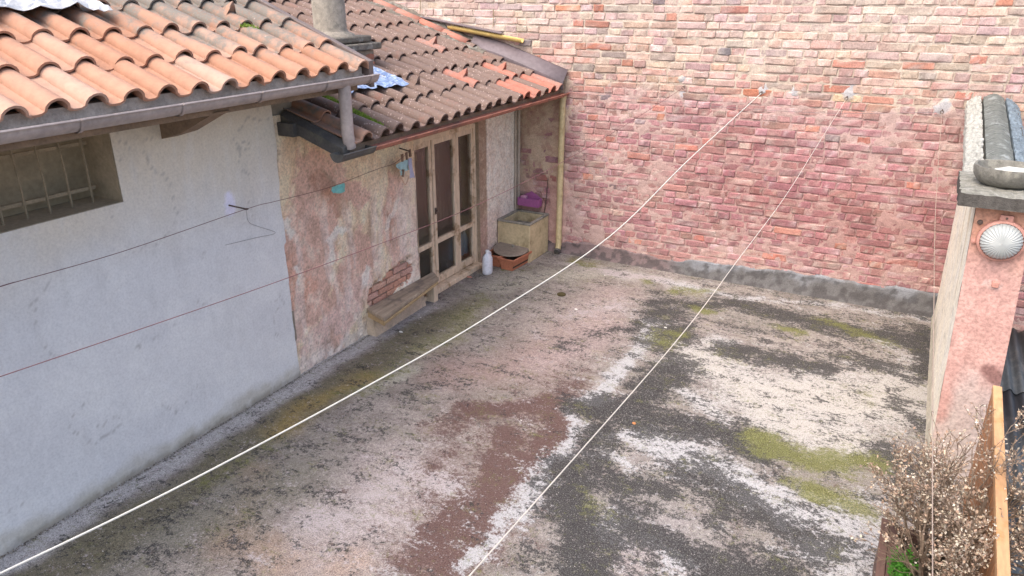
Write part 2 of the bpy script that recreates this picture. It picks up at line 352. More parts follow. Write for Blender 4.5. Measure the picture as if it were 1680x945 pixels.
def floor_pt(px, py): p = hit(px, py, 2, 0); return (p[0], p[1])
def make_floor():
    xs = np.arange(-.02, 5.09, .0145); ys = np.concatenate([np.arange(-1.5, 1.2, .1), np.arange(1.2, YB+.03, .0145)])
    X, Y = np.meshgrid(xs, ys); X = X.ravel(); Y = Y.ravel(); P2 = np.stack([X, Y], 1)
    wx = X+(fbm(P2, 3, 4, 1)-.5)*.28; wy = Y+(fbm(P2, 3, 4, 9)-.5)*.28
    def blob(pts, r): return seg_mask(wx, wy, [floor_pt(*p) for p in pts], r)
    def many(L):
        m = np.zeros(len(X))
        for pts, r, a in L: m = np.maximum(m, a*blob(pts, r))
        return m
    n1 = fbm(P2, 3, 5, 3); n2 = fbm(P2, 9, 4, 5); n3 = fbm(P2, 1.1, 3, 8)
    col = np.tile(np.array([[.225, .203, .183]]), (len(X), 1))
    col = lerp(col, (.27, .24, .222), sst(n1, .45, .6)); col = lerp(col, (.17, .145, .135), sst(n2, .5, .66)*.7)
    for pts, r, c, a in [([(657, 775), (600, 850), (544, 913)], .42, (.335, .285, .28), .8), ([(741, 613), (840, 603), (950, 520)], .35, (.27, .19, .17), .75), ([(407, 775), (372, 898)], .12, (.32, .215, .15), .7), ([(603, 923), (560, 940)], .1, (.33, .225, .16), .5), ([(440, 900), (480, 930)], .15, (.30, .2, .13), .5),
                         ([(608, 632), (670, 612)], .1, (.38, .37, .31), .7), ([(200, 900), (350, 850), (420, 800)], .36, (.17, .16, .13), .8), ([(1000, 480), (960, 560), (900, 600)], .3, (.33, .26, .25), .75), ([(905, 500), (870, 540)], .28, (.31, .27, .25), .6),
                         ([(850, 450), (800, 475), (900, 450), (960, 450)], .22, (.35, .33, .28), .75), ([(1030, 870), (1100, 880)], .35, (.3, .28, .28), .6), ([(1093, 920), (1000, 910)], .15, (.36, .3, .3), .5), ([(1200, 500), (1500, 560)], .3, (.24, .22, .2), .7), ([(1300, 620), (1500, 620)], .5, (.33, .30, .275), .8)]:
        col = lerp(col, c, blob(pts, r)*a)
    # clean strip and olive band along the left wall
    m = sst(.24+(n1-.5)*.22-X, -.02, .10)*sst(YB-1.9-Y, 0, .7); col = lerp(col, (.40, .385, .38), m*.95); strip = m
    band = np.exp(-(((X-.43-(n3-.5)*.25)/.2)**2))*sst(YB-1.3-Y, 0, 1.2); col = lerp(col, (.135, .12, .08), sst(band+(n2-.5)*.3, .15, .8)*.88*(1-strip))
    m = blob([(455, 700), (530, 655), (600, 615)], .12); col = lerp(col, (.26, .19, .07), m*.75)
    m = blob([(700, 575), (790, 500)], .18); col = lerp(col, (.27, .25, .15), m*.6)
    m = seg_mask(wx, wy, [floor_pt(940, 432), floor_pt(1130, 470)], .13); col = lerp(col, (.42, .395, .38), m*.8)
    m = blob([(945, 425), (975, 437)], .12); col = lerp(col, (.17, .145, .06), m*.8)
    maroon = many([([(781, 677), (900, 668)], .19, 1), ([(840, 716), (810, 795), (741, 854), (700, 915)], .20, 1), ([(864, 755), (800, 834), (766, 898), (740, 935)], .22, 1), ([(893, 659), (915, 698), (880, 770)], .17, 1), ([(700, 700), (760, 690)], .15, .6), ([(690, 780), (740, 740)], .16, .55), ([(930, 640), (820, 720), (720, 830)], .42, .48)])
    pale = many([([(1082, 528), (1040, 575), (1004, 614), (960, 659)], .10, .85), ([(950, 690), (930, 730), (893, 787), (815, 874), (766, 940)], .085, .8), ([(1138, 581), (1215, 625), (1282, 687), (1393, 725)], .28, .95), ([(1249, 642), (1415, 659), (1499, 653)], .48, 1.0),
                 ([(1060, 716), (1149, 759), (1249, 814), (1290, 835)], .20, .95), ([(1293, 831), (1404, 864), (1450, 900)], .27, .9), ([(1360, 909), (1438, 937)], .24, .95), ([(1020, 885), (1100, 925)], .18, .55), ([(1127, 642), (1193, 687)], .15, .7), ([(971, 437), (1171, 481)], .1, .8), ([(1171, 481), (1515, 520)], .09, .5),
                 ([(1100, 590), (1180, 560)], .16, .65), ([(1000, 740), (1060, 760)], .16, .5), ([(940, 520), (1010, 500)], .25, .42), ([(560, 860), (660, 800)], .4, .45), ([(660, 770), (740, 800)], .16, .6), ([(1450, 560), (1490, 600)], .2, .45)])
    beige = many([([(1138, 581), (1282, 687), (1393, 725)], .4, 1), ([(1249, 642), (1415, 659), (1499, 653)], .6, 1)])
    pt_ = np.tile(np.array([[.40, .395, .40]]), (len(X), 1)); pt_ = lerp(pt_, (.415, .39, .36), beige); pt_ = lerp(pt_, (.38, .33, .33), sst(2.35-X, 0, .5)*.9)
    dk = many([([(1082, 492), (1104, 548), (1060, 560)], .2, .8), ([(954, 664), (1043, 680), (1127, 698), (1249, 738)], .19, 1.0), ([(1054, 642), (1116, 587)], .18, .8), ([(1193, 576), (1282, 587), (1349, 603)], .17, .8), ([(1215, 498), (1304, 526), (1415, 548), (1515, 555)], .17, .9), ([(1040, 540), (1130, 500), (1215, 498)], .14, .7),
               ([(943, 776), (932, 820), (982, 898), (960, 935)], .24, .95), ([(1027, 853), (1093, 898), (1149, 920)], .18, .9), ([(1127, 776), (1204, 831), (1282, 864), (1338, 903)], .2, .75), ([(1171, 937), (1270, 940)], .18, .85), ([(1438, 731), (1482, 764)], .14, .8), ([(1470, 660), (1515, 700)], .14, .55), ([(1515, 540), (1522, 620)], .12, .7),
               ([(985, 700), (960, 740)], .15, .9), ([(1080, 640), (1000, 670)], .14, .8), ([(1390, 590), (1460, 610)], .2, .55), ([(1050, 800), (1000, 790)], .2, .65), ([(930, 570), (1000, 540)], .15, .4)])
    D = .16+.84*dk+.14*sst(X, 1.9, 2.9)-.35*maroon*(dk < .3)-.1*strip-.12*np.maximum(beige-.5, 0)
    D = D+.12*blob([(450, 780), (300, 870)], .5)+.10*blob([(760, 610), (640, 720)], .5)
    G = many([([(1256, 728), (1338, 753), (1425, 762)], .17, 1.0), ([(1343, 809), (1404, 837)], .13, .95), ([(1110, 476), (1171, 480)], .1, .7), ([(1149, 503), (1170, 512)], .1, .7), ([(1271, 538), (1325, 550)], .1, .75), ([(1350, 531), (1450, 560)], .12, .55), ([(1060, 464)], .1, .6), ([(943, 428), (965, 435)], .1, .65), ([(1193, 587)], .12, .45),
              ([(1399, 648)], .1, .5), ([(982, 834)], .13, .5), ([(1104, 548), (1080, 560)], .14, .55), ([(350, 790), (450, 720)], .15, .25), ([(560, 650), (720, 560), (800, 490)], .16, .36), ([(850, 440)], .15, .4), ([(1310, 790)], .1, .6)])
    G = .06+.94*G
    col = lerp(col, (.36, .345, .335), sst(pale, .1, .9)*.55); col = lerp(col, (.13, .12, .118), sst(dk, .1, .9)*.5); col = lerp(col, (.19, .125, .11), sst(maroon, .1, .9)*.6); col = lerp(col, (.17, .165, .09), sst(G, .1, .9)*.5)
    pale = .04+.96*pale; maroon = .02+.98*maroon
    z_ = np.zeros(len(X))
    Z = (fbm(P2, 1.4, 3, 55)-.5)*.012+(n2-.5)*.004
    me = np_mesh('terrace_floor', np.stack([X, Y, Z], 1), grid_idx(len(xs), len(ys)), 'floor', True, {'Col': col, 'pale_tint': pt_, 'dens': np.stack([D, G, pale], 1), 'dens2': np.stack([maroon, z_, z_], 1)})
    link_mesh('terrace_floor', me)['kind'] = 'structure'
    sl = MB(); sl.box(-.02, -1.5, -.35, 5.09, YB+.02, -.02); sl.build('terrace_slab', 'debris_base', kind='structure')
make_floor()

# ------------------------------------------------------------------ brick wall colours (world position -> colour)
def wall_zone(P):
    x, z = P[:, 0], P[:, 2]; a = fbm(P, 1.4, 4, 21); b = fbm(P, 5, 4, 23)
    pink = sst(2.12-.02*x+(b-.5)*.28-z, -.06, .08)
    maroon = seg_mask(x+(a-.5)*.8, z+(b-.5)*.5, [(2.5, 1.2), (3.4, .95), (4.5, .8)], .62)*pink
    pale = sst(z+(a-.5)*.9, 1.9, 2.8)
    return pink, maroon, pale, a, b
BR = np.array([(.48, .245, .19), (.50, .28, .22), (.45, .24, .2), (.5, .34, .27), (.52, .38, .31), (.44, .29, .25), (.47, .2, .14), (.5, .2, .12), (.4, .24, .22), (.3, .24, .22), (.14, .13, .14), (.5, .36, .25)])
BW = np.array([6, 7, 6, 6, 6, 5, 1.6, .8, 5, 2.6, .25, 3]); BW = BW/BW.sum()
rng = np.random.default_rng(5)
def brick_col(V, ci):
    base = BR[ci]; c = np.tile(base, (len(V), 1)); pink, maroon, pale, a, b = wall_zone(V); f = fbm(V, 28, 3, 4)
    strong = ci in (6, 7, 10)
    c = lerp(c, (.395, .205, .21), pink*(.28 if strong else .8)*(.75+.5*a))
    c = lerp(c, (.27, .105, .11), maroon*(.3 if strong else .66))
    c = lerp(c, (.57, .46, .41), pale*(.15 if strong else .6)*(.5+b))
    c = lerp(c, (.55, .48, .41), sst(f+(b-.5)*.6, .56, .72)*(.35 if strong else .65)*(1-.25*pink))
    c = lerp(c, (.2, .15, .14), sst(f, .44, .3)*.5)
    return lerp(c, (.6, .5, .46), sst(fbm(V, 60, 2, 91), .62, .72)*.5)
def mortar_col(V):
    pink, maroon, pale, a, b = wall_zone(V); f = fbm(V, 20, 3, 44)
    c = np.tile(np.array([[.50, .41, .33]]), (len(V), 1)); c = lerp(c, (.36, .28, .23), sst(f, .5, .7)*.7)
    c = lerp(c, (.46, .305, .295), pink*.7); c = lerp(c, (.33, .17, .155), maroon*.6); c = lerp(c, (.60, .52, .45), pale*.5)
    x, z = V[:, 0], V[:, 2]
    corner = sst(.66-x+(b-.5)*.25, -.08, .08)*sst(2.2-z, 0, .1)
    pl = lerp(np.tile(np.array([[.50, .37, .27]]), (len(V), 1)), (.42, .27, .21), sst(f, .45, .6)*.8); pl = lerp(pl, (.60, .47, .35), sst(b, .5, .62)*.7)
    pl = lerp(pl, (.46, .26, .24), sst(1.0-z+(a-.5)*.8, 0, .5)*.75)
    c = c*(1-corner[:, None])+pl*corner[:, None]
    for (gx, gz, r) in [(1.98, 2.2, .05), (2.0, 2.05, .045), (2.84, 2.14, .07), (3.17, 2.13, .06), (3.65, 2.13, .08), (4.5, 2.07, .1), (2.0, 2.42, .06), (-1.0, 2.66, .14), (-.55, 2.72, .1)]:
        c = lerp(c, (.40, .395, .41), sst(seg_mask(x+(b-.5)*.16, z+(a-.5)*.2-.01, [(gx, gz)], r*.9)+(f-.5)*1.1, .4, .65)*.85)
    return c
def mortar_h(V):
    """relief of the mortar bed relative to the brick face (metres, towards the viewer)"""
    pink, maroon, pale, a, b = wall_zone(V); x, z = V[:, 0], V[:, 2]
    h = -.0095+(fbm(V, 11, 5, 61)-.5)*.034+(fbm(V, 60, 2, 63)-.5)*.008
    h = h+.005*pink*sst(b, .42, .6)
    low = sst(.75-z+(a-.5)*.6, 0, .5)*sst(1.9-x, 0, 1.0); h = h+low*.006
    corner = sst(.66-x+(b-.5)*.25, -.05, .05)*sst(2.2-z, 0, .1)
    hole = seg_mask(x+(b-.5)*.15, z+(a-.5)*.1, [(.30, .93), (.36, .70)], .13)
    h = h+corner*(.013-.022*sst(hole, .4, .8))
    for (gx, gz, r) in [(1.98, 2.2, .05), (2.84, 2.14, .06), (3.65, 2.13, .08), (4.5, 2.07, .09), (3.17, 2.13, .05)]: h = h+.012*sst(seg_mask(x, z, [(gx, gz)], r)+(b-.5)*.8, .35, .8)
    h = h+.013*sst(seg_mask(x, z, [(-1.0, 2.66)], .12), .4, .7)
    return h
def brick_mesh_arrays(L, Hh, seed, D=.05, nx=6, nz=4):
    """front grid with worn ring + side ring; local: x right, z up, front towards -y"""
    r = np.random.default_rng(seed); V = []
    us = np.array([0, .045, .35, .65, .955, 1]); us[2:4] += r.uniform(-.1, .1, 2); vs = np.array([0, .12, .88, 1])
    for j, v in enumerate(vs):
        for i, u in enumerate(us):
            edge = (i in (0, nx-1)) or (j in (0, nz-1)); corner = (i in (0, nx-1)) and (j in (0, nz-1))
            x = (u-.5)*L+(0 if not edge else r.normal(0, .0045)); z = (v-.5)*Hh+(0 if not edge else r.normal(0, .0032))
            if corner: x *= 1-r.uniform(0, .04); z *= 1-r.uniform(.02, .2)
            y = .003+r.uniform(0, .006) if edge else r.normal(0, .0018)
            V.append((x, y, z))
    F = []
    for j in range(nz-1):
        for i in range(nx-1): a = j*nx+i; F.append((a, a+1, a+nx+1, a+nx))
    ring = [i for i in range(nx)]+[j*nx+nx-1 for j in range(1, nz)]+[(nz-1)*nx+i for i in range(nx-2, -1, -1)]+[j*nx for j in range(nz-2, 0, -1)]
    b0 = len(V)
    for k in ring: x, y, z = V[k]; V.append((x, D, z))
    m = len(ring)
    for k in range(m): F.append((ring[(k+1) % m], ring[k], b0+k, b0+(k+1) % m))
    return np.array(V), np.array(F)

def make_brick_wall():
    root = empty('brick_wall', (1.8, YB, 0), 'tall weathered red brick wall closing the far end of the terrace, pink wash over its lower half', 'wall')
    x0, x1, z0, z1, ch = -2.9, 6.3, -.02, 3.66, .0790
    xs = np.arange(x0, x1+.001, .016); zs = np.arange(z0, z1, .015); X, Z = np.meshgrid(xs, zs); X = X.ravel(); Z = Z.ravel()
    V = np.stack([X, np.full(len(X), YB), Z], 1); h = mortar_h(V); V[:, 1] -= h
    col = mortar_col(V); Vm = V-np.array(root.location)[None]
    me = np_mesh('mortar', Vm, grid_idx(len(xs), len(zs)), 'mortar', True, {'Col': col}); link_mesh('mortar', me, root)
    core = MB(); core.box(x0, YB+.03, -3, x1, YB+.45, z1); core.build('wall_core', 'mortar', root)
    items = []; row = 0; z = .01
    while z < z1-.05:
        x = x0+rng.uniform(-.2, 0); hgt = ch+rng.normal(0, .0015)
        while x < x1-.1:
            hd = (row % 2 == 1 and rng.random() < .8) or rng.random() < .22
            L = rng.normal(.142, .009) if hd else rng.normal(.285, .014)
            if rng.random() < .06: L *= .7
            if x+L > x0: items.append((x+L/2, z+hgt/2+.008*math.sin(x*.9+row*.11)+.004*math.sin(x*3.1+row*1.7)+rng.normal(0, .0022), L-.012+rng.normal(0, .003), hgt-.0115+rng.normal(0, .0045)))
            x += L
        z += hgt; row += 1
    items = [i for i in items if i[0]+i[2]/2 < x1 and i[0]-i[2]/2 > x0]
    # rank by how large they show
    sc = []
    for k, (x, z, L, H) in enumerate(items):
        px, py, d = proj((x, YB, z)); vis = -20 < px < 1700 and -5 < py < 600 and not (px > 1590 and py > 140)
        rp = 2.07-.336*(x-.55)
        if x < .7 and z < rp+.12: vis = False
        sc.append((-(L*H)/(d*d) if vis else 1, k))
    big = {k for s, k in sorted(sc)[:300]}
    SV = []; SF = []; SC = []; off = 0
    for k, (x, z, L, H) in enumerate(items):
        V, F = brick_mesh_arrays(L, H, k); out = rng.normal(.0, .0035)
        ci = rng.choice(len(BR), p=BW); a = rng.normal(0, .014)
        Vr = V.copy(); Vr[:, 0] = V[:, 0]*math.cos(a)-V[:, 2]*math.sin(a); Vr[:, 2] = V[:, 0]*math.sin(a)+V[:, 2]*math.cos(a)
        W = Vr+np.array([x, YB-out, z]); col = brick_col(W, ci)*rng.uniform(.78, 1.14)*np.array([[1, rng.uniform(.94, 1.05), rng.uniform(.94, 1.06)]])
        if k in big:
            me = np_mesh('brick', Vr, F, 'brick', False, {'Col': col}); link_mesh('brick', me, root, (x, YB-out, z))
        else:
            SV.append(W-np.array(root.location)[None]); SF.append(F+off); SC.append(col); off += len(V)
    me = np_mesh('brickwork', np.vstack(SV), np.vstack(SF), 'brick', False, {'Col': np.vstack(SC)}); link_mesh('brickwork', me, root)['kind'] = 'stuff'
    # cement skirting with ragged top, fillet at the bottom
    xs = np.arange(.02, 4.82, .018); n = 14; V = []; 
    P = np.stack([xs, np.zeros(len(xs))], 1); rag = fbm(P, 7, 4, 71)-.5
    topz = np.interp(xs, [0, .6, 1.0, 1.5, 2.0, 2.3, 3.0, 4.0, 4.8], [.13, .13, .2, .17, .13, .2, .22, .25, .27])+rag*.06
    cols = []
    for j in range(n):
        v = j/(n-1); z = topz*v; th = .014+.028*(1-v)**3+(.0 if j < n-1 else -.03)
        V.append(np.stack([xs, YB-th+(fbm(np.stack([xs, z], 1), 12, 3, 5)-.5)*.008, z-.004], 1))
    V = np.vstack(V); x, z = V[:, 0], V[:, 2]; a = fbm(V, 4, 4, 81); f = fbm(V, 15, 4, 83)
    c = np.tile(np.array([[.15, .145, .145]]), (len(V), 1)); hz = z/np.interp(x, xs, topz)
    c = lerp(c, (.24, .25, .27), sst(hz+(a-.5)*1.6+(f-.5)*.5, .45, .9)*sst(x, 1.9, 2.5))
    c = lerp(c, (.23, .165, .165), sst(2.1-x+(a-.5)*.4, -.1, .3)*.85); c = lerp(c, (.07, .065, .065), sst(f+.15*(1-hz), .52, .7)*.7)
    me = np_mesh('cement_skirting', V-np.array(root.location)[None], grid_idx(len(xs), n), 'mortar', True, {'Col': c}); link_mesh('cement_skirting', me, root)
    return root
make_brick_wall()

# ================================================================== ROOF TILES
def tile_mesh(name, mat, seed=0, fin=False, L=.425, W=.212, scale=1.0):
    r = np.random.default_rng(seed); prof = [(-.012, .012), (.0, .004), (.03, .0), (.06, .002), (.076, .010)]
    cx, rr = .142, .066
    for k in range(9):
        t = math.pi*(1-k/8.); prof.append((cx+rr*math.cos(t), .012+rr*.92*math.sin(t)))
    prof.append((.222, .004)); prof = [(p*W/.212, q) for p, q in prof]
    n = len(prof); V = []; th = .013
    for li, u in enumerate((0, .5, 1)):     # u=0 top end, 1 lower end
        tap = .86+.14*u; lift = .004+.020*u
        for (v, w_) in prof:
            vv = v if v < .07 else cx+(v-cx)*tap; V.append((u*L+r.normal(0, .0006)-L, vv, w_*tap+lift+r.normal(0, .0006)))
    m = 3*n
    for i in range(m): x, y, z = V[i]; V.append((x, y+(0 if True else 0), z-th))
    # round roll inside: narrow inner arc
    for li in range(3):
        for k in range(5, 14):
            i = m+li*n+k; t = math.pi*(1-(k-5)/8.); tap = .86+.07*li; V[i] = (V[i][0], cx+(rr-th)*math.cos(t)*tap, V[i-m][2]-th*(.35+.65*math.sin(t)))
    F = []
    for li in range(2):
        for k in range(n-1):
            a = li*n+k; F.append((a, a+n, a+n+1, a+1)); b = m+a; F.append((b, b+1, b+n+1, b+n))
    for k in range(n-1):
        a = 2*n+k; F.append((a, m+a, m+a+1, a+1)); F.append((k+1, m+k+1, m+k, k))
    for li in range(2):
        a = li*n; F.append((a, m+a, m+a+n, a+n)); a = li*n+n-1; F.append((a, a+n, m+a+n, m+a))
    mb = MB(); mb.add(V, F)
    if fin:
        z0 = .012+rr*.92*.95+.012; fx = -.17; pts = []
        for u, w_, hh in ((-.085, .0, -.006), (-.05, .022, .03), (-.015, .036, .068), (.008, .046, .088), (.012, .05, .06), (.0, .052, .02), (-.004, .055, -.03)):
            pts.append([(fx+u, cx-w_, z0-.02), (fx+u+.004, cx-w_*.5, z0+hh*.6), (fx+u, cx, z0+hh), (fx+u+.004, cx+w_*.5, z0+hh*.6), (fx+u, cx+w_, z0-.02)])
        VV = [p for rw in pts for p in rw]; mb.add(VV, [(i*5+k, (i+1)*5+k, (i+1)*5+k+1, i*5+k+1) for i in range(6) for k in range(4)])
    return mb.mesh(name, mat, smooth=True)
def lay_roof(roof, x_e, z_e, slope, y0, ncol, pitch, nrow, course, protos, pick, skip=None):
    th = math.atan(slope); cs, sn = math.cos(th), math.sin(th)
    for r_ in range(nrow):
        for c in range(ncol):
            y = y0+c*pitch+random.gauss(0, .005)
            if skip and skip(r_, c, y): continue
            s = r_*course+random.gauss(0, .010)
            me = protos[pick(r_, c, y)]; o = link_mesh('roof_tile', me, roof, (x_e-s*cs, y, z_e+s*sn+random.gauss(0, .0015)))
            o.rotation_euler = (random.gauss(0, .014), th+random.gauss(0, .007), random.gauss(0, .018))
def on_plane(px, py, xe, ze, s):
    d = ray(px, py); t = (ze-s*(CAM[0]-xe)-CAM[2])/(d[2]+s*d[0]); return CAM+d*t

# half-round gutter along y (open top)
def gutter_mb(y0, y1, x, z, r, t=.006, n=12, seg=1, z1=None, closed=(False, False)):
    mb = MB(); z1 = z if z1 is None else z1; V = []
    ys = [y0+(y1-y0)*i/seg for i in range(seg+1)]
    outer = [(math.cos(math.pi+math.pi*k/n)*r, math.sin(math.pi+math.pi*k/n)*r) for k in range(n+1)]
    inner = [(a*(1-t/r), b*(1-t/r)) for a, b in outer[::-1]]; ring = outer+inner; m = len(ring)
    for i, y in enumerate(ys):
        zz = z+(z1-z)*i/seg
        for a, b in ring: V.append((x+a, y, zz+b))
    F = [(i*m+k, (i+1)*m+k, (i+1)*m+(k+1) % m, i*m+(k+1) % m) for i in range(seg) for k in range(m)]
    F = [f[::-1] for f in F]; mb.add(V, F)
    for e, yv, zz in ((0, ys[0], z), (1, ys[-1], z1)):
        base = 0 if e == 0 else seg*m
        q = [(k, k+1, m-2-k, m-1-k) for k in range(n)]
        if closed[e]:
            mb.add([(x+a, yv, zz+b) for a, b in outer]+[(x+a, yv+(.004 if e == 0 else -.004), zz+b) for a, b in outer], [tuple(range(n+1)), tuple(reversed(range(n+1, 2*n+2)))])
    # rolled outer bead
    mb.tube([(x+r+.002, y0, z), (x+r+.002, y1, z1)], .007, 6); return mb

# ================================================================== UPPER HOUSE (left, grey rendered wall)
def wall_grid(name, parent, y0, y1, z0, z1, xf, step, mat, colf, relief=.003, hole=None, edge=None, seed=0):
    ys = np.arange(y0, y1+step*.5, step); zs = np.arange(z0, z1+step*.5, step); ys[-1] = y1
    Y, Z = np.meshgrid(ys, zs); Yf = Y.ravel(); Zf = Z.ravel(); 
    if edge is not None: Yf = Yf+edge(Zf)*sst(Yf, y1-.12, y1)
    P = np.stack([np.full(len(Yf), xf), Yf, Zf], 1); P[:, 0] += (fbm(P, 3, 3, seed)-.5)*relief*2+(fbm(P, 18, 3, seed+1)-.5)*relief
    col, dh = colf(P); P[:, 0] += dh
    F = grid_idx(len(ys), len(zs), False)
    if hole:
        cy = P[F].mean(1); keep = ~((cy[:, 1] > hole[0]) & (cy[:, 1] < hole[1]) & (cy[:, 2] > hole[2]) & (cy[:, 2] < hole[3])); F = F[keep]
    me = np_mesh(name, P-np.array(origin(parent))[None], F, mat, True, {'Col': col}); return link_mesh(name, me, parent)

def make_upper_house():
    h = empty('grey_rendered_house', (-1.5, 2.0, 0), 'house with smooth grey rendered wall and orange tiled roof along the left of the terrace', 'house')
    WY0, WY1, WZ0, WZ1 = 1.35, 2.79, 1.865, 2.32
    def cf(P):
        y, z = P[:, 1], P[:, 2]; a = fbm(P, 1.6, 4, 11); b = fbm(P, 6, 4, 12); f = fbm(P, 22, 3, 13)
        c = np.tile(np.array([[.73, .725, .72]]), (len(P), 1)); c = lerp(c, (.78, .775, .76), sst(b, .45, .62)*.6); c = lerp(c, (.67, .665, .67), sst(a, .5, .66)*.6)
        c = lerp(c, (.74, .66, .53), sst(z+(a-.5)*.8, 1.3, 2.2)*.75)  # warmer towards the top, partly lens flare painted into the wall colour
        c = lerp(c, (.42, .38, .29), sst(.14+(b-.5)*.22-z, -.02, .1)*.6); c = lerp(c, (.24, .21, .16), sst(.05+(f-.5)*.08-z, -.01, .03)*.6)
        pt = seg_mask(y+(f-.5)*.06, z+(b-.5)*.04, [(3.6, 1.60), (3.6, 1.69)], .055); c = lerp(c, (.84, .82, .95), sst(pt, .3, .7))
        c = lerp(c, (.5, .49, .48), sst(fbm(P*np.array([[1, 1, .3]]), 9, 3, 99), .58, .7)*.14)
        q = np.abs(fbm(P, 1.7, 5, 171)-.5); c = lerp(c, (.36, .34, .32), sst(-q, -.006, -.0015)*sst(a, .48, .56)*.55)
        q = fbm(P*np.array([[1, 1.6, .35]]), 14, 4, 181); c = lerp(c, (.80, .79, .78), sst(q, .56, .68)*.2)
        return c, np.where(z < .06, (f-.5)*.02, 0)
    wall_grid('rendered_wall', h, -1.5, 4.09, -.01, 2.5, .015, .0185, 'render', cf, .002, hole=(WY0, WY1, WZ0, WZ1), edge=lambda z: (fbm(np.stack([z, z*0], 1), 4, 3, 3)-.5)*.05-.02*(z < 1.2)+.03*(z-1.2).clip(0, 1), seed=4)
    # house body behind (above the annex roof the wall goes on)
    b = MB(); b.box(-4.4, -1.5, -3, -.30, 4.42, 2.42); b.build('masonry_core', 'house_int', h)
    g = MB(); g.box(-.30, 4.12, 2.0, -.03, 4.40, 2.54); g.build('eave_wall', 'house_int', h)
    g = MB(); g.box(-.29, 2.80, 0, -.01, 4.11, 2.5); g.build('wall_thickness', 'house_int', h)
    # recessed window with grille
    wd = MB(); wd.cur = 0
    wd.box(-.30, WY0-.05, WZ0-.06, .005, WY1+.005, WZ0-.004)            # sill
    wd.box(-.30, WY1, WZ0-.004, .005, WY1+.01, WZ1+.1); wd.box(-.30, WY0-.05, WZ0, .005, WY0, WZ1+.1); wd.box(-.30, WY0, WZ1+.0, .005, WY1, WZ1+.1)
    win = wd.build('window', M['sillmat'] if 'sillmat' in M else 'stone_yellow', h)
    win.data.materials[0] = simple('window_reveal_plaster', (.52, .43, .31), .9, .1, 6)
    s = MB(); s.box(-.285, WY0, WZ0, -.27, WY1, WZ1+.1); s.build('window_pane', simple('dusty_dark_pane', (.38, .31, .21), .6, .15, 5), win)
    for z in (WZ0+.075, WZ0+.35):
        q = MB(); q.box(-.15, WY0, z, -.138, WY1-.06, z+.022); q.build('grille_rail', 'bar', win)
    for k in range(10):
        y = WY1-.10-k*.135
        q = MB(); q.tube([(-.132, y, WZ0-.01), (-.132, y+.004, WZ0+.2), (-.132, y, WZ1+.05)], .007, 6); q.build('grille_bar', 'bar', win)
    # roof deck + tiles
    XE, ZE, SL = .565, 2.510, .4
    th = math.atan(SL)
    roof = MB(); dx = 5.0
    roof.hexa([(XE-.05, -1.5, ZE-.075), (XE-.05, 4.56, ZE-.075), (XE-dx, 4.56, ZE-.075+dx*SL), (XE-dx, -1.5, ZE-.075+dx*SL), (XE-.05, -1.5, ZE-.02), (XE-.05, 4.56, ZE-.02), (XE-dx, 4.56, ZE-.02+dx*SL), (XE-dx, -1.5, ZE-.02+dx*SL)])
    rf = roof.build('roof', 'debris_base', h)
    pa = [tile_mesh('roof_tile', 'tile_a', s_) for s_ in range(4)]+[tile_mesh('roof_tile', 'tile_a', 9, fin=True)]
    def pick(r_, c, y): return 4 if (r_ == 2 and abs(y-3.99) < .11) else random.randrange(4)
    lay_roof(rf, XE+.015, ZE+.002, SL, 4.37-15*.2125, 16, .2125, 7, .385, pa, pick)
    # older rows towards the camera side (outside the frame)
    lay_roof(rf, XE+.015, ZE+.002, SL, 4.37-21*.2125, 6, .2125, 7, .385, pa, lambda *a: random.randrange(4))
    em = MB(); em.box(XE-.10, -1.5, ZE-.05, XE-.022, 4.55, ZE+.04); em.jitter(.004, 3, 30); em.build('eave_mortar', simple('pale_eave_mortar', (.42, .38, .34), .95, .3, 14, .5, .006), h)
    # verge flashing at the far edge
    v = MB(); xa, xb = XE+.03, XE-3.4
    def zz(x, o): return ZE+SL*(XE-x)+o
    v.hexa([(xa, 4.575, zz(xa, -.10)), (xa, 4.625, zz(xa, -.10)), (xb, 4.625, zz(xb, -.10)), (xb, 4.575, zz(xb, -.10)), (xa, 4.575, zz(xa, .095)), (xa, 4.625, zz(xa, .095)), (xb, 4.625, zz(xb, .095)), (xb, 4.575, zz(xb, .095))])
    v.build('verge_flashing', simple('brown_verge_metal', (.2, .155, .14), .5, .15, 6), h, bevel=.004)
    gt = gutter_mb(-1.5, 4.60, .60, 2.497, .066, seg=6, closed=(True, True)).build('gutter', ['gutter_brown'], h)
    for y in (.7, 1.45, 2.23, 2.83, 3.42, 4.02, 4.50):
        c = gutter_mb(y, y+.022, .60, 2.4975, .073, t=.005).build('joint_band', 'gutter_brown', gt)
    for y in (3.20, 1.0, -.2):
        c = MB(); c.hexa([(-.0, y-.06, 2.19), (.22, y-.06, 2.25), (.22, y+.06, 2.25), (.0, y+.06, 2.19), (-.0, y-.06, 2.44), (.55, y-.06, 2.40), (.55, y+.06, 2.40), (.0, y+.06, 2.44)])
        c.build('rafter_end', 'wood_dark', h)
    so = MB(); so.hexa([(-.02, -1.5, 2.45), (.53, -1.5, 2.385), (.53, 4.5, 2.385), (-.02, 4.5, 2.45), (-.02, -1.5, 2.64), (.53, -1.5, 2.43), (.53, 4.5, 2.43), (-.02, 4.5, 2.64)]); so.build('soffit', 'wood_dark', h)
    dp = MB(); dp.tube([(.60, 4.27, 2.46), (.60, 4.27, 2.38), (.595, 4.27, 2.1), (.59, 4.29, 1.99)], .046, 16); d = dp.build('downpipe', 'gutter_brown', h)
    return h
make_upper_house()

